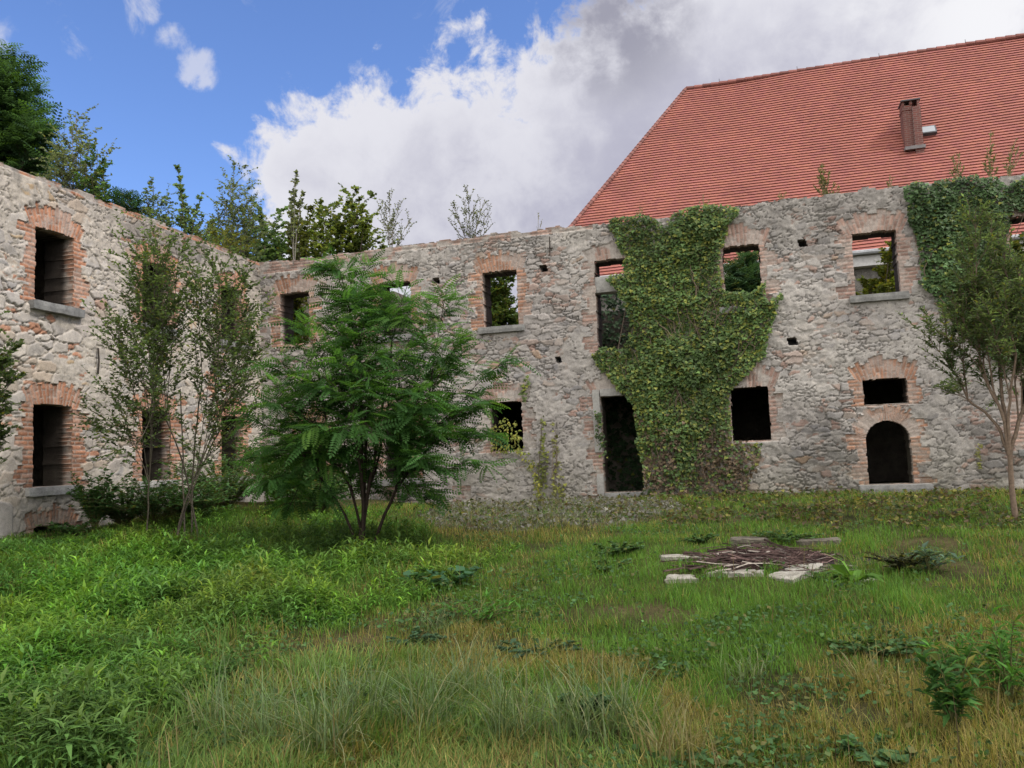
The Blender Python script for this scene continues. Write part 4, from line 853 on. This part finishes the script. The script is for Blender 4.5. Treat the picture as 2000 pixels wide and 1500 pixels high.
BIG = [(1190, 432), (1245, 424), (1283, 431), (1296, 441), (1330, 414), (1380, 404), (1442, 409), (1425, 450), (1415, 480), (1406, 520), (1410, 570), (1428, 572), (1468, 580), (1488, 548), (1498, 590), (1526, 573), (1516, 620), (1500, 650), (1495, 690), (1475, 716), (1450, 742), (1427, 765), (1424, 800), (1429, 856), (1488, 864), (1485, 900), (1470, 940), (1455, 968), (1380, 978), (1300, 974), (1262, 962), (1254, 900), (1250, 850), (1238, 800), (1220, 772), (1195, 736), (1170, 716), (1157, 690), (1180, 680), (1222, 682), (1233, 640), (1222, 585), (1188, 546), (1222, 530), (1222, 500), (1205, 470), (1194, 450)]
def bare_big(x, z): return .62*(1-smst(z, 1.3, 2.5))*smst(fbm(x*2.2, z*1.8, 91, 3), .30, .5)
ivy('big light green ivy curtain hanging over the middle of the long range', BIG, 301, 1500, .060, (.055, .095, .026), .30, bare=bare_big, z_brown=True, stems=260, yel=.36, ycol=(.18, .19, .035))
RIGHT = [(1762, 368), (1850, 352), (1935, 349), (1962, 368), (2030, 334), (2110, 328), (2110, 420), (2030, 425), (1975, 408), (1962, 470), (1985, 520), (2080, 540), (2080, 700), (1990, 715), (1930, 695), (1870, 645), (1832, 592), (1795, 556), (1790, 500), (1778, 440)]
ivy('dark green ivy on the upper right of the long range, behind the willow-like sapling', RIGHT, 302, 1400, .060, (.048, .088, .030), .26, stems=25, yel=.12)
ivy('dark ivy covering the inner wall behind the doorway', [(1150, 560), (1280, 560), (1280, 975), (1150, 975)], 303, 330, .10, (.030, .056, .024), .14, y0=20.28, stems=0, yel=.03, bare=lambda x, z: .25+.4*fbm(x*3, z*3, 5))
ivy('yellow-green bushy creeper spilling out of the lower window beside the robinia', [(965, 830), (985, 812), (1008, 822), (1020, 850), (1030, 885), (1052, 905), (1058, 935), (1062, 968), (1050, 970), (1046, 930), (1030, 900), (1010, 882), (985, 884), (960, 880), (962, 850)], 304, 520, .075, (.11, .13, .025), .35, stems=0, yel=.6, ycol=(.24, .22, .04), tmpl=OVAL)
ivy('short green creeper strand at the top corner of the lower window', [(1028, 738), (1036, 735), (1033, 760), (1026, 782), (1018, 784), (1022, 755)], 305, 520, .07, (.07, .10, .03), .10, stems=1, ivy_name='creeper')
ivy('thin left creeper strand climbing the stones between lower window and doorway', [(1057, 806), (1064, 806), (1067, 860), (1072, 900), (1066, 968), (1052, 968), (1056, 900)], 306, 430, .06, (.10, .12, .03), .10, stems=6, yel=.5, ivy_name='creeper')
ivy('thin middle creeper strand climbing the stones left of the doorway', [(1082, 822), (1089, 822), (1093, 880), (1098, 930), (1112, 968), (1078, 968), (1082, 900)], 307, 330, .06, (.12, .12, .045), .10, stems=8, yel=.5, ivy_name='creeper')
ivy('creeper strand growing up the left jamb of the doorway', [(1162, 800), (1172, 800), (1176, 850), (1188, 890), (1186, 920), (1172, 880), (1160, 850)], 308, 420, .07, (.045, .075, .026), .10, stems=5, ivy_name='creeper', y0=17.96)
ivy('small yellowish creeper on the dark stones right of the arched doorway', [(1906, 862), (1914, 862), (1916, 895), (1912, 915), (1906, 895)], 309, 420, .06, (.13, .13, .03), .06, stems=1, ivy_name='creeper')

# ------------------------------------------------------------------ grass, weeds and litter on the ground
def area(px): return [tuple(on_ground(*p)[:2]) for p in px]
LUSH = area([(-260, 1065), (60, 1062), (170, 1030), (330, 1030), (480, 960), (560, 985), (650, 1000), (760, 1035), (850, 1045), (930, 1085), (905, 1130), (720, 1165), (690, 1200), (600, 1235), (480, 1290), (470, 1350), (420, 1420), (290, 1500), (-400, 1700), (-700, 1300)])
TALL = area([(380, 1330), (560, 1300), (760, 1300), (900, 1340), (1150, 1370), (1280, 1440), (1320, 1560), (1000, 1750), (300, 1750), (250, 1500)])
DRY1 = area([(850, 1035), (1200, 1035), (1210, 1060), (1130, 1085), (950, 1082), (900, 1060)])
DRY2 = area([(1180, 1330), (1350, 1300), (1560, 1270), (1800, 1230), (2100, 1180), (2300, 1300), (2300, 1750), (1200, 1750), (1250, 1480)])
DRY3 = area([(560, 1260), (900, 1200), (1150, 1250), (1320, 1310), (1250, 1390), (900, 1340), (640, 1330)])
GREEN = area([(700, 1170), (1000, 1070), (1300, 1060), (1780, 1050), (1900, 1100), (2100, 1170), (1800, 1230), (1500, 1290), (1380, 1400), (1250, 1300), (1000, 1210), (760, 1240)])
GREY = area([(850, 985), (960, 975), (1180, 975), (1330, 980), (1300, 1010), (1180, 1032), (1000, 1040), (850, 1035), (830, 1010)])
LITTER = area([(940, 965), (1450, 965), (2300, 955), (2300, 1040), (1800, 1040), (1500, 1025), (1300, 1030), (960, 1000)])
PIT = area([(1375, 1085), (1420, 1078), (1580, 1078), (1660, 1108), (1600, 1120), (1430, 1118)])
SLABS = [area(q) for q in ([(1498, 1136), (1545, 1150), (1615, 1122), (1560, 1106)], [(1420, 1136), (1492, 1134), (1494, 1114), (1423, 1116)], [(1300, 1146), (1360, 1144), (1350, 1124), (1305, 1122)], [(1288, 1100), (1370, 1102), (1368, 1087), (1292, 1085)], [(1428, 1074), (1504, 1074), (1502, 1056), (1430, 1056)], [(1560, 1072), (1640, 1070), (1640, 1056), (1560, 1056)])]
def soft(x, y, poly, j=.35, k=0):
    return inside(x+j*2*(fbm(x*1.2, y*1.2, 500+k, 3)-.5)*2, y+j*2*(fbm(x*1.2, y*1.2, 510+k, 3)-.5)*2, poly)
def spread_pts(rng, n, r0, r1, a0=-52, a1=22):
    """Ground points seen from the path, denser near it."""
    r = r0*(r1/r0)**(rng.random(n)**.85); a = np.radians(a0+(a1-a0)*rng.random(n)); return np.stack([np.sin(a)*r, np.cos(a)*r], 1)
def in_yard(p, m=.05):
    u = (p[:, 0]-CORNER[0])*LN[0]+(p[:, 1]-CORNER[1])*LN[1]
    return (p[:, 1] < D_WALL-m) & (u > m)
def blades(P, L, W, lean, az, C, curl=1.0):
    n = len(P); t = np.array([0, .35, .7, 1.0]); d = np.stack([np.sin(az), np.cos(az), 0*az], 1); s = np.stack([np.cos(az), -np.sin(az), 0*az], 1)
    V = []
    for k, tt in enumerate(t):
        hx = L*np.sin(lean*1.1)*tt**(1.4+curl*.3); hz = L*(tt*np.cos(lean*tt*.9)); w = W*(.8, 1.0, .7, .06)[k]
        c = P+d*hx[:, None]+np.stack([0*hz, 0*hz, hz], 1)
        V += [c-s*w[:, None]/2, c+s*w[:, None]/2]
    V = np.stack(V, 1).reshape(-1, 3); b = np.arange(n)[:, None]*8
    F = np.concatenate([np.concatenate([b+2*k, b+2*k+1, b+2*k+3, b+2*k+2], 1) for k in range(3)]); sh = np.repeat(C[:, None], 8, 1).reshape(-1, 3)
    return V, F, sh
def build_grass():
    rng = np.random.default_rng(5); p = spread_pts(rng, 420000, 2.5, 18.5, -58, 38); p = p[in_yard(p)]
    x, y = p.T; lush = soft(x, y, LUSH, .2); keep = ~lush | (rng.random(len(p)) < .55); keep &= ~inside(x, y, PIT)
    for q in SLABS: keep &= ~inside(x, y, q)
    keep &= ~(soft(x, y, LITTER, .3, 4) & (rng.random(len(p)) < .35)) & ~(soft(x, y, GREY, .2, 3) & (rng.random(len(p)) < .15))
    bald = fbm(x*1.1, y*1.1, 600, 4); keep &= (rng.random(len(p)) > 0.85*smst(bald, .60, .74))
    p = p[keep]; x, y = p.T; n = len(p); r = np.hypot(x, y)
    lush = soft(x, y, LUSH, .2); tall = soft(x, y, TALL, .3, 1); dry = soft(x, y, DRY1, .2, 2) | soft(x, y, DRY2, .5, 3) | soft(x, y, DRY3, .4, 4); green = soft(x, y, GREEN, .3, 5); grey = soft(x, y, GREY, .2, 3)
    tuft = np.clip(.5+1.7*(fbm(x*2.6, y*2.6, 610, 3)-.5), .05, 1.2)
    L = (.05+.075*rng.random(n))*(.55+.9*tuft); L = np.where(tall, L*1.3+.09*rng.random(n)*fbm(x*2, y*2, 611), L); L = np.where(lush, L*1.9*(.3+.7*smst(x, -11.6, -9)), L); L = np.where(dry & ~tall, L*.95, L); L = np.where(green, L*1.1, L)
    W = (.0028+.0016*rng.random(n))*(1+.10*np.maximum(r-4, 0)); W = np.where(tall, W*(1.2+1.4*rng.random(n)**3), W)
    lean = np.abs(rng.normal(.55, .35, n)); lean = np.where(tall, np.abs(rng.normal(.75, .4, n)), lean)
    az = rng.random(n)*2*math.pi; az = np.where(tall, az*.6+9*fbm(x*1.5, y*1.5, 5, 3), az)
    g1 = np.array((.080, .185, .028)); gd = np.array((.285, .215, .080)); gp = np.array((.15, .185, .072)); gb = np.array((.15, .17, .042))
    f = np.full(n, .34); f = np.where(dry, .92, f); f = np.where(green, .05, f); f = np.where(tall, .14, f); f = np.where(lush, .12, f)
    f = np.clip(f+1.5*(fbm(x*1.0, y*1.0, 620, 4)-.5)+.7*(fbm(x*4, y*4, 630, 2)-.5), 0, 1); isdry = rng.random(n) < f*.92
    c = np.where(isdry[:, None], gd+(gb-gd)*rng.random(n)[:, None], g1+(gb-g1)*(.55*rng.random(n)**1.5)[:, None])
    c = np.where((tall & ~isdry)[:, None], c*.68+gp*.32, c); c = np.where((grey & (rng.random(n) < .55))[:, None], np.array((.20, .195, .165)), c)
    c = c*np.exp(rng.normal(0, .22, n))[:, None]*(.72+.56*fbm(x*1.7, y*1.7, 640, 3))[:, None]
    P = np.stack([x, y, ground_z(x, y)-.005], 1); V, F, C = blades(P, L, W, lean, az, c)
    tag(mesh('grass', V, F, GRASSM, None, C), 'mixed green and dry grass covering the yard', 'grass', kind='stuff')
build_grass()
def build_weeds():
    rng = np.random.default_rng(6); p = spread_pts(rng, 30000, 2.8, 16.5, -56, 5); p = p[in_yard(p, .1)]; x, y = p.T
    dens = fbm(x*1.3, y*1.3, 700, 4); p = p[(soft(x, y, LUSH, .30) | (soft(x, y, LUSH, .95, 9) & (rng.random(len(p)) < .5))) & (rng.random(len(p)) < .06+.95*smst(dens, .45, .61))]
    x, y = p.T; n = len(p); r = np.hypot(x, y); H = (.14+.24*rng.random(n))*(.35+1.3*fbm(x*1.5, y*1.5, 710, 3))*np.clip(1.25-.02*r, .8, 1.2)*.80*(.12+.88*smst(x, -11.7, -8.6))*(.40+.60*np.mean([soft(x, y, LUSH, .55, 20+q) for q in range(7)], 0))
    nl = 15; t = (np.arange(nl)+.5)/nl; N_ = n*nl; pi = np.repeat(np.arange(n), nl); tl = np.tile(t, n)
    lx = rng.normal(0, .12, n); ly = rng.normal(0, .12, n)
    az = tl*nl*2.4+np.repeat(rng.random(n)*6.28, nl)+rng.normal(0, .3, N_); el = -.15+1.05*tl**1.6+rng.normal(0, .18, N_)
    z0 = ground_z(x, y)
    P = np.stack([x[pi]+lx[pi]*H[pi]*tl, y[pi]+ly[pi]*H[pi]*tl, z0[pi]+H[pi]*(.12+.88*tl)], 1)
    D = np.stack([np.cos(az)*np.cos(el), np.sin(az)*np.cos(el), np.sin(el)], 1); Nn = np.stack([-np.cos(az)*np.sin(el), -np.sin(az)*np.sin(el), np.cos(el)], 1)
    sc = (.060+.062*rng.random(N_))*(1.15-.5*np.abs(tl-.45))*(1+.25*(np.repeat(r, nl) > 9))*np.repeat(.6+.9*H/.35, nl)**.5
    base = np.stack([.062+.045*fbm(x*.8, y*.8, 720, 3), .158+.07*fbm(x*.8, y*.8, 721, 3), np.full(n, .028)], 1)
    kind = (fbm(x*.7, y*.7, 725, 3)+.12*rng.normal(0, 1, n)); base = np.where((kind > .56)[:, None], base*np.array((.88, .86, 1.35)), base); base = np.where((kind < .40)[:, None], base*np.array((1.25, 1.05, 1.0)), base)
    c = np.repeat(base*np.exp(rng.normal(0, .25, n))[:, None], nl, 0); c = c*np.exp(rng.normal(0, .15, N_))[:, None]; c[:, 0] *= 1+.25*np.tile(t, n)**4
    V, F, C = put(t_leaf(.20, .4, .05, .30), P, D, Nn, sc, c); V2, F2, C2 = blades(np.stack([x, y, z0], 1), H, np.full(n, .006), np.full(n, .1), rng.random(n)*6, np.tile([(.06, .10, .03)], (n, 1)))
    tag(mesh('weeds', np.concatenate([V, V2]), np.concatenate([F, F2+len(V)]), LEAF, None, np.concatenate([C, C2])), 'lush bright green leafy weeds filling the left of the yard', 'weeds', kind='stuff')
build_weeds()
def build_stalks():
    rng = np.random.default_rng(27); p = spread_pts(rng, 2600, 3.0, 16, -55, 30); p = p[in_yard(p, .3)]; x, y = p.T; k = (fbm(x*.9, y*.9, 760, 3) > .5) & ~inside(x, y, PIT); p = p[k]; x, y = p.T; n = len(p)
    c = np.where((rng.random(n) < .6)[:, None], np.array((.17, .13, .065)), np.array((.07, .055, .03)))*np.exp(rng.normal(0, .25, n))[:, None]
    V, F, C = blades(np.stack([x, y, ground_z(x, y)-.01], 1), .16+.26*rng.random(n)**2, .003+.003*rng.random(n), np.abs(rng.normal(.2, .25, n)), rng.random(n)*6.28, c)
    tag(mesh('dead_stalks', V, F, GRASSM, None, C), 'thin dead brown stalks standing among the grass and weeds', 'dead stalks', kind='stuff')
build_stalks()
def build_litter():
    rng = np.random.default_rng(8); p = spread_pts(rng, 72000, 9, 18.4, -52, 34); p = p[in_yard(p, .04)]; x, y = p.T
    k = soft(x, y, LITTER, .5, 4) & (rng.random(len(p)) < smst(fbm(x*1.6, y*1.6, 730, 4), .40, .62)); k2 = soft(x, y, GREY, .25, 3) & (rng.random(len(p)) < .35)
    p = p[k | k2]; x, y = p.T; n = len(p); gr = soft(x, y, GREY, .25, 3)
    q = rng.random(n); c = np.where((q < .35)[:, None], np.array((.07, .095, .03)), np.where((q < .50)[:, None], np.array((.17, .16, .045)), np.where((q < .85)[:, None], np.array((.10, .075, .045)), np.array((.05, .065, .03)))))
    c = np.where((gr & (rng.random(n) < .75))[:, None], np.array((.15, .145, .125)), c)*np.exp(rng.normal(0, .25, n))[:, None]
    az = rng.random(n)*6.28; el = rng.normal(.1, .55, n); D = np.stack([np.cos(az)*np.cos(el), np.sin(az)*np.cos(el), np.sin(el)], 1); Nn = np.stack([rng.normal(0, .5, n), rng.normal(0, .7, n), np.ones(n)], 1)
    P = np.stack([x, y, ground_z(x, y)+.015+.10*rng.random(n)**2], 1); V, F, C = put(HEART, P, D, Nn, .030+.045*rng.random(n), c)
    tag(mesh('ground_ivy', V, F, LEAF, None, C), 'creeping ground ivy and dead leaves along the foot of the long range', 'ground cover', kind='stuff')
build_litter()
def build_clover():
    rng = np.random.default_rng(18); p = spread_pts(rng, 110000, 2.7, 16, -52, 34); p = p[in_yard(p, .3)]; x, y = p.T
    q = fbm(x*1.5, y*1.5, 750, 4); p = p[(rng.random(len(p)) < .03+.65*smst(q, .52, .66)) & ~inside(x, y, PIT)]; x, y = p.T; n = len(p)
    az = rng.random(n)*6.28; el = rng.normal(.25, .4, n); D = np.stack([np.cos(az)*np.cos(el), np.sin(az)*np.cos(el), np.sin(el)], 1); Nn = np.stack([rng.normal(0, .4, n), rng.normal(0, .4, n), np.ones(n)], 1)
    c = leafcols(rng, n, (.052, .105, .036), .3, .25, (.16, .14, .05)); V, F, C = put(ROUND, np.stack([x, y, ground_z(x, y)+.02+.07*rng.random(n)], 1), D, Nn, .022+.030*rng.random(n), c)
    tag(mesh('low_herbs', V, F, LEAF, None, C), 'low broad-leaved herbs scattered through the grass', 'ground cover', kind='stuff')
build_clover()

# single plants one can pick out
def rosette(name, label, px, n, ll, color, seed, group=None, leaf=OVAL, H=.12, rad=.3, stems=14, yel=.1, dz=0.0, spreadz=.5):
    rng = np.random.default_rng(seed); b = on_ground(*px); root = thing(name, label, 'plant', b, group); mb = MB(); P = []; Dv = []; Nv = []
    for i in range(stems):
        a = rng.random()*6.28; e = b+np.array([math.cos(a)*rad*rng.random()**.5, math.sin(a)*rad*rng.random()**.5, H*(.4+.8*rng.random())]); c = b+(e-b)*.4+[0, 0, H*.4]
        B = bez(b-[0, 0, .03], c, e, 6); tube(mb, B, np.linspace(.006, .002, 6), 4, (.10, .10, .04))
        for q in range(max(2, n//stems)):
            t = .25+.75*rng.random(); f = t*4.99; k = int(f); p = B[k]*(1-f+k)+B[k+1]*(f-k); az = rng.random()*6.28; el = rng.normal(.25, .4)*spreadz+t*.3
            P.append(p); Dv.append((math.cos(az)*math.cos(el), math.sin(az)*math.cos(el), math.sin(el))); Nv.append((rng.normal(0, .3), rng.normal(0, .3), 1))
    mb.build('stem', BARK, root); m = len(P); V, F, C = put(leaf, np.array(P), np.array(Dv), np.array(Nv), ll*(.6+.7*rng.random(m)), leafcols(rng, m, color, .25, yel)); mesh('foliage', V, F, LEAF, root, C)
GN = 'single weeds standing in the yard'
DKG = (.058, .112, .040); BRG = (.06, .15, .025)
rosette('goldenrod', 'upright green leafy weed standing alone in the dry grass, bottom right', (1868, 1440), 240, .10, (.05, .12, .030), 401, GN, NARROW, .42, .20, 12, spreadz=.8)
rosette('goldenrod', 'bright leafy weed clump at the right edge of the dry grass', (1975, 1375), 320, .11, BRG, 402, GN, LANCE, .42, .35, 16, spreadz=.8)
rosette('goldenrod', 'small bright weed left of the clump at the right edge', (1885, 1320), 160, .10, BRG, 403, GN, LANCE, .25, .25, 10, spreadz=.8)
rosette('dead_nettle', 'low dark green broad-leaved patch in the dry grass on the right', (1705, 1280), 684, 0.040, DKG, 404, GN, HEART, 0.084, 0.36, 23)
rosette('dead_nettle', 'grey-green broad-leaved patch in the dry grass below the yard centre', (1045, 1280), 792, 0.036, (.045, .085, .045), 405, GN, HEART, 0.084, 0.38, 26)
rosette('dead_nettle', 'small broad-leaved patch between the weeds and the dry grass', (810, 1262), 540, 0.032, (.045, .09, .045), 406, GN, HEART, 0.084, 0.29, 18)
rosette('bramble', 'dark prickly bramble clump left of the pit slabs', (1210, 1085), 828, 0.040, DKG, 407, GN, HEART, 0.132, 0.43, 26)
rosette('bramble', 'flat dark bramble at the left, in front of the bramble clump', (1185, 1112), 540, 0.040, DKG, 408, GN, HEART, 0.072, 0.41, 18)
rosette('bramble', 'dark bramble behind the pit, left of the rear kerb stone', (1370, 1062), 576, 0.036, DKG, 409, GN, HEART, 0.108, 0.41, 18)
rosette('bramble', 'brown-green bramble mound right of the brushwood', (1765, 1118), 936, 0.036, (.055, .062, .034), 410, GN, HEART, 0.180, 0.38, 28, yel=.25, )
rosette('thistle', 'pale blue-green thistle right of the bramble mound', (1815, 1122), 110, .12, (.08, .13, .085), 411, GN, NARROW, .22, .30, 12)
rosette('dock', 'bright green rosette of long leaves right of the biggest slab', (1672, 1145), 18, .30, (.085, .17, .030), 412, GN, t_leaf(.26, .5, .05, .25), .10, .10, 6)
rosette('bramble', 'bramble trailing over the rear kerb of the pit', (1530, 1058), 828, 0.036, DKG, 413, GN, HEART, 0.120, 0.54, 26)
rosette('bramble', 'creeping leaves against the right end of the biggest slab', (1610, 1138), 432, 0.032, DKG, 414, GN, HEART, 0.072, 0.27, 15)
rosette('dead_nettle', 'pale broad-leaved plant at the bottom edge, right of centre', (1700, 1492), 432, 0.048, (.06, .12, .045), 415, GN, HEART, 0.084, 0.27, 13)
rosette('dead_nettle', 'grey-leaved plant among the tall grass at bottom centre', (1150, 1400), 324, 0.044, (.06, .12, .05), 416, GN, HEART, 0.120, 0.20, 11)
rosette('goldenrod', 'bright low weed patch on the edge of the lush growth, at yard centre', (925, 1225), 260, .09, BRG, 417, GN, LANCE, .20, .50, 18, spreadz=.8)
rosette('fern_clump', 'blue-green patch in the lush weeds near the robinia, front right', (880, 1145), 260, .09, (.05, .115, .055), 418, GN, HEART, .16, .60, 22)
GB_ = 'bushes at the foot of the left wing'
rosette('nettle_bush', 'dark nettles at the foot of the left wing beside the cellar opening', (185, 1042), 2032, .080, (.066, .132, .044), 421, GB_, OVAL, 0.90, 0.50, 44)
rosette('nettle_bush', 'dark nettle thicket under the plastered base of the left wing', (300, 1030), 3000, .080, (.066, .132, .044), 422, GB_, OVAL, 0.78, 1.38, 120)
rosette('nettle_bush', 'leafy undergrowth behind the grey sapling stems', (440, 1005), 3872, .080, (.066, .132, .044), 423, GB_, OVAL, 1.02, 1.50, 140)
rosette('nettle_bush', 'leafy undergrowth in the inner corner behind the robinia', (545, 985), 4356, .080, (.066, .132, .044), 424, GB_, OVAL, 1.44, 1.50, 140)
rosette('nettle_bush', 'taller dark shrub against the inner corner, left of the robinia crown', (480, 975), 4356, .080, (.066, .132, .044), 425, GB_, OVAL, 2.64, 1.00, 80)
rosette('nettle_bush', 'low undergrowth just left of the robinia trunks', (625, 1010), 2420, .080, (.066, .132, .044), 426, GB_, OVAL, 0.72, 0.88, 52)

def tuft(label, px, nb, L0, col, seed, W0=.006, pale=.3):
    rng = np.random.default_rng(seed); b = on_ground(*px); n = nb; P = np.stack([b[0]+rng.normal(0, .07, n), b[1]+rng.normal(0, .07, n), np.full(n, b[2]-.01)], 1); az = rng.random(n)*6.28
    c = leafcols(rng, n, col, .22, pale, (.24, .24, .13)); V, F, C = blades(P, L0*(.45+.75*rng.random(n)), W0*(.6+.8*rng.random(n)), np.abs(rng.normal(.75, .45, n)), az, c)
    tag(mesh('grass_tuft', V, F, GRASSM, None, C, loc=b), label, 'grass tuft', 'tall grass tufts in the yard')
TC = (.105, .150, .065)
for i, (px, nb, L0, where) in enumerate((((640, 1480), 130, .55, 'at the bottom edge, left of centre'), ((705, 1420), 110, .50, 'just up from the bottom, below the weeds'), ((830, 1440), 140, .55, 'with pale arching blades, left of bottom centre'), ((905, 1375), 110, .48, 'at the back of the pale bottom tufts'),
        ((1010, 1460), 130, .5, 'at the middle of the bottom edge'), ((1130, 1455), 110, .48, 'just right of bottom centre'), ((1215, 1440), 90, .42, 'beside the bare soil, bottom right of centre'), ((520, 1470), 90, .5, 'between the lush weeds and the bottom edge'), ((430, 1440), 80, .45, 'inside the lush weeds near the bottom'), ((1315, 1500), 120, .36, 'dry and straw-coloured at the bottom edge'),
        ((860, 1232), 70, .22, 'small and bright, in front of the robinia'), ((1460, 1330), 80, .24, 'green, between the two dry patches'), ((1700, 1340), 80, .26, 'dry, below the dark broad-leaved patch'))):
    tuft('tuft of long grass '+where, px, nb, L0, (.17, .15, .06) if 'dry and' in where or where.startswith('dry') else TC, 900+i)

for px, lab, h, n, sd in (((240, 1030), 'low nettles between the cellar opening and the grey sapling', .55, 2200, 431), ((375, 1025), 'nettles growing around the foot of the grey sapling stems', .60, 3000, 432), ((600, 1000), 'leafy thicket behind the lower left branches of the robinia', .95, 3600, 433), ((140, 1048), 'small weeds under the brick arch of the cellar opening', .22, 500, 434)):
    rosette('nettle_bush', lab, px, n, .075, (.064, .135, .044), sd, GB_, OVAL, h, .35+.9*h, int(n/22))

# ------------------------------------------------------------------ the pit: slabs, kerb and brushwood
def slab(label, quad_px, thick, seed, lift=0.02, tilt=0.0, mat=None, group='stone slabs round the pit'):
    c = np.array([on_ground(*q) for q in quad_px]); b = c.mean(0); rng = np.random.default_rng(seed); mb = MB(); n = 12
    # outline with chipped edges, lofted down
    ring = []
    for k in range(4):
        for t in np.linspace(0, 1, n, endpoint=False): ring.append(c[k]*(1-t)+c[(k+1) % 4]*t)
    ring = np.array(ring); m = len(ring); d = nrm(ring-b); ring = ring+d*(rng.normal(0, .007, m)+.05*(vnoise(np.arange(m)*.4, np.zeros(m), seed)-.5))[:, None]
    s = np.linspace(0, 1, 7); L_ = []
    for q in s:
        r = b+(ring-b)*(.02+.98*q); r[:, 2] = ground_z(b[0], b[1])-.035+lift+thick+.018*(fbm(r[:, 0]*9, r[:, 1]*9, seed, 4)-.5)*1.6-(.008 if q == 1 else 0); r[:, 2] += tilt*(r[:, 0]-b[0]); L_.append(r)
    for q, (dz, gr) in enumerate(((.4, 1.02), (1.2, 1.0), (2.6, .98))):
        r = b+(ring-b)*gr; r[:, 2] = ground_z(b[0], b[1])+lift+thick*(1-dz)+tilt*(r[:, 0]-b[0])-.02; r[:, :2] += d[:, :2]*rng.normal(0, .006, m)[:, None]; L_.append(r)
    V = np.concatenate(L_); I = np.arange(len(L_)*m).reshape(len(L_), m); J = np.roll(I, -1, 1); F = np.stack([I[:-1], I[1:], J[1:], J[:-1]], -1).reshape(-1, 4)
    o = mesh('stone_slab', V, F, mat or SLABSTONE, loc=b); return tag(o, label, 'stone slab', group, 'thing')
slab('biggest pale slab, lying tilted at the front of the pit', [(1503, 1128), (1548, 1142), (1608, 1116), (1560, 1110)], .07, 1, .02, .06)
slab('narrow pale slab left of the biggest one, at the front of the pit', [(1425, 1128), (1490, 1127), (1492, 1117), (1425, 1119)], .05, 2)
slab('small mossy slab end beside the narrow pale slab', [(1385, 1126), (1420, 1126), (1420, 1117), (1388, 1117)], .05, 3)
slab('low worn slab half sunk in the grass, front left of the pit', [(1300, 1140), (1360, 1138), (1350, 1126), (1305, 1124)], .05, 4)
slab('long thin pale slab edge behind the grass, left of the brushwood', [(1290, 1094), (1368, 1097), (1368, 1089), (1292, 1086)], .05, 5)
DKSL = mat_noise('mossy_stone', (.07, .062, .048), (.16, .14, .11), 8, bst=.9, bscale=45, bdist=.015)
slab('grey rear kerb stone behind the pit', [(1430, 1066), (1502, 1066), (1502, 1058), (1430, 1058)], .09, 6, mat=DKSL)
slab('dark rear kerb stone right of the grey one, under brambles', [(1560, 1066), (1640, 1064), (1640, 1057), (1560, 1058)], .06, 7, mat=DKSL)
slab('small flat slab in the grass right of the dock leaves', [(1665, 1142), (1712, 1138), (1705, 1131), (1668, 1134)], .05, 8)
def brushwood():
    rng = np.random.default_rng(14); c = on_ground(1515, 1100); mb = MB()
    for i in range(420):
        px = 1500+rng.normal(0, 62); py = 1101+rng.normal(0, 8); p = on_ground(min(max(px, 1372), 1665), min(max(py, 1082), 1122)); a = rng.normal(0, .55); l = .25+.75*rng.random(); m = 6
        z = p[2]+.02+.10*rng.random()*math.exp(-((px-1500)/90)**2)
        t = np.linspace(-.5, .5, m); P = np.stack([p[0]+t*l*math.cos(a), p[1]+t*l*math.sin(a)*1.2, z+.05*rng.normal()*t+.03*np.sin(t*5+rng.random()*6)], 1)+rng.normal(0, .012, (m, 3))
        cc = np.array((.062, .040, .036)) if rng.random() < .72 else (np.array((.13, .085, .075)) if rng.random() < .7 else np.array((.24, .21, .18)))
        tube(mb, P, np.linspace(.010, .003, m)*(.5+.9*rng.random()), 4, cc*(.5+.9*rng.random()))
    o = mb.build('brushwood_pile', BARK, loc=c); tag(o, 'heap of dry reddish brushwood lying in the pit between the slabs', 'brushwood')
    g = np.linspace(-1, 1, 15); X, Y = np.meshgrid(g, g); R_ = np.hypot(X, Y); e = np.array([1.15, 0, 0]); f = np.array([0, .62, 0]); k = np.where(np.maximum(abs(X), abs(Y)) > 0, np.maximum(abs(X), abs(Y))/np.maximum(R_, 1e-6), 1)
    V = c+(X*k)[..., None]*e+(Y*k)[..., None]*f; V = V+np.stack([.06*(fbm(X*4, Y*4, 3)-.5), .06*(fbm(X*4, Y*4, 5)-.5), 0*X], -1); rr = (R_*k)
    V[..., 2] = ground_z(V[..., 0], V[..., 1])+.045*(1-smst(rr, .75, 1.0))-.02+.03*(fbm(X*5, Y*5, 9, 3)-.5); I = np.arange(X.size).reshape(X.shape)
    tag(mesh('pit_ground', V.reshape(-1, 3), np.stack([I[:-1, :-1], I[:-1, 1:], I[1:, 1:], I[1:, :-1]], -1).reshape(-1, 4), mat_noise('sooty_soil', (.018, .015, .013), (.06, .05, .045), 6, bst=1.0, bscale=30, bdist=.03), smooth=True), 'dark bare soil in the pit under the brushwood', kind='structure')
brushwood()
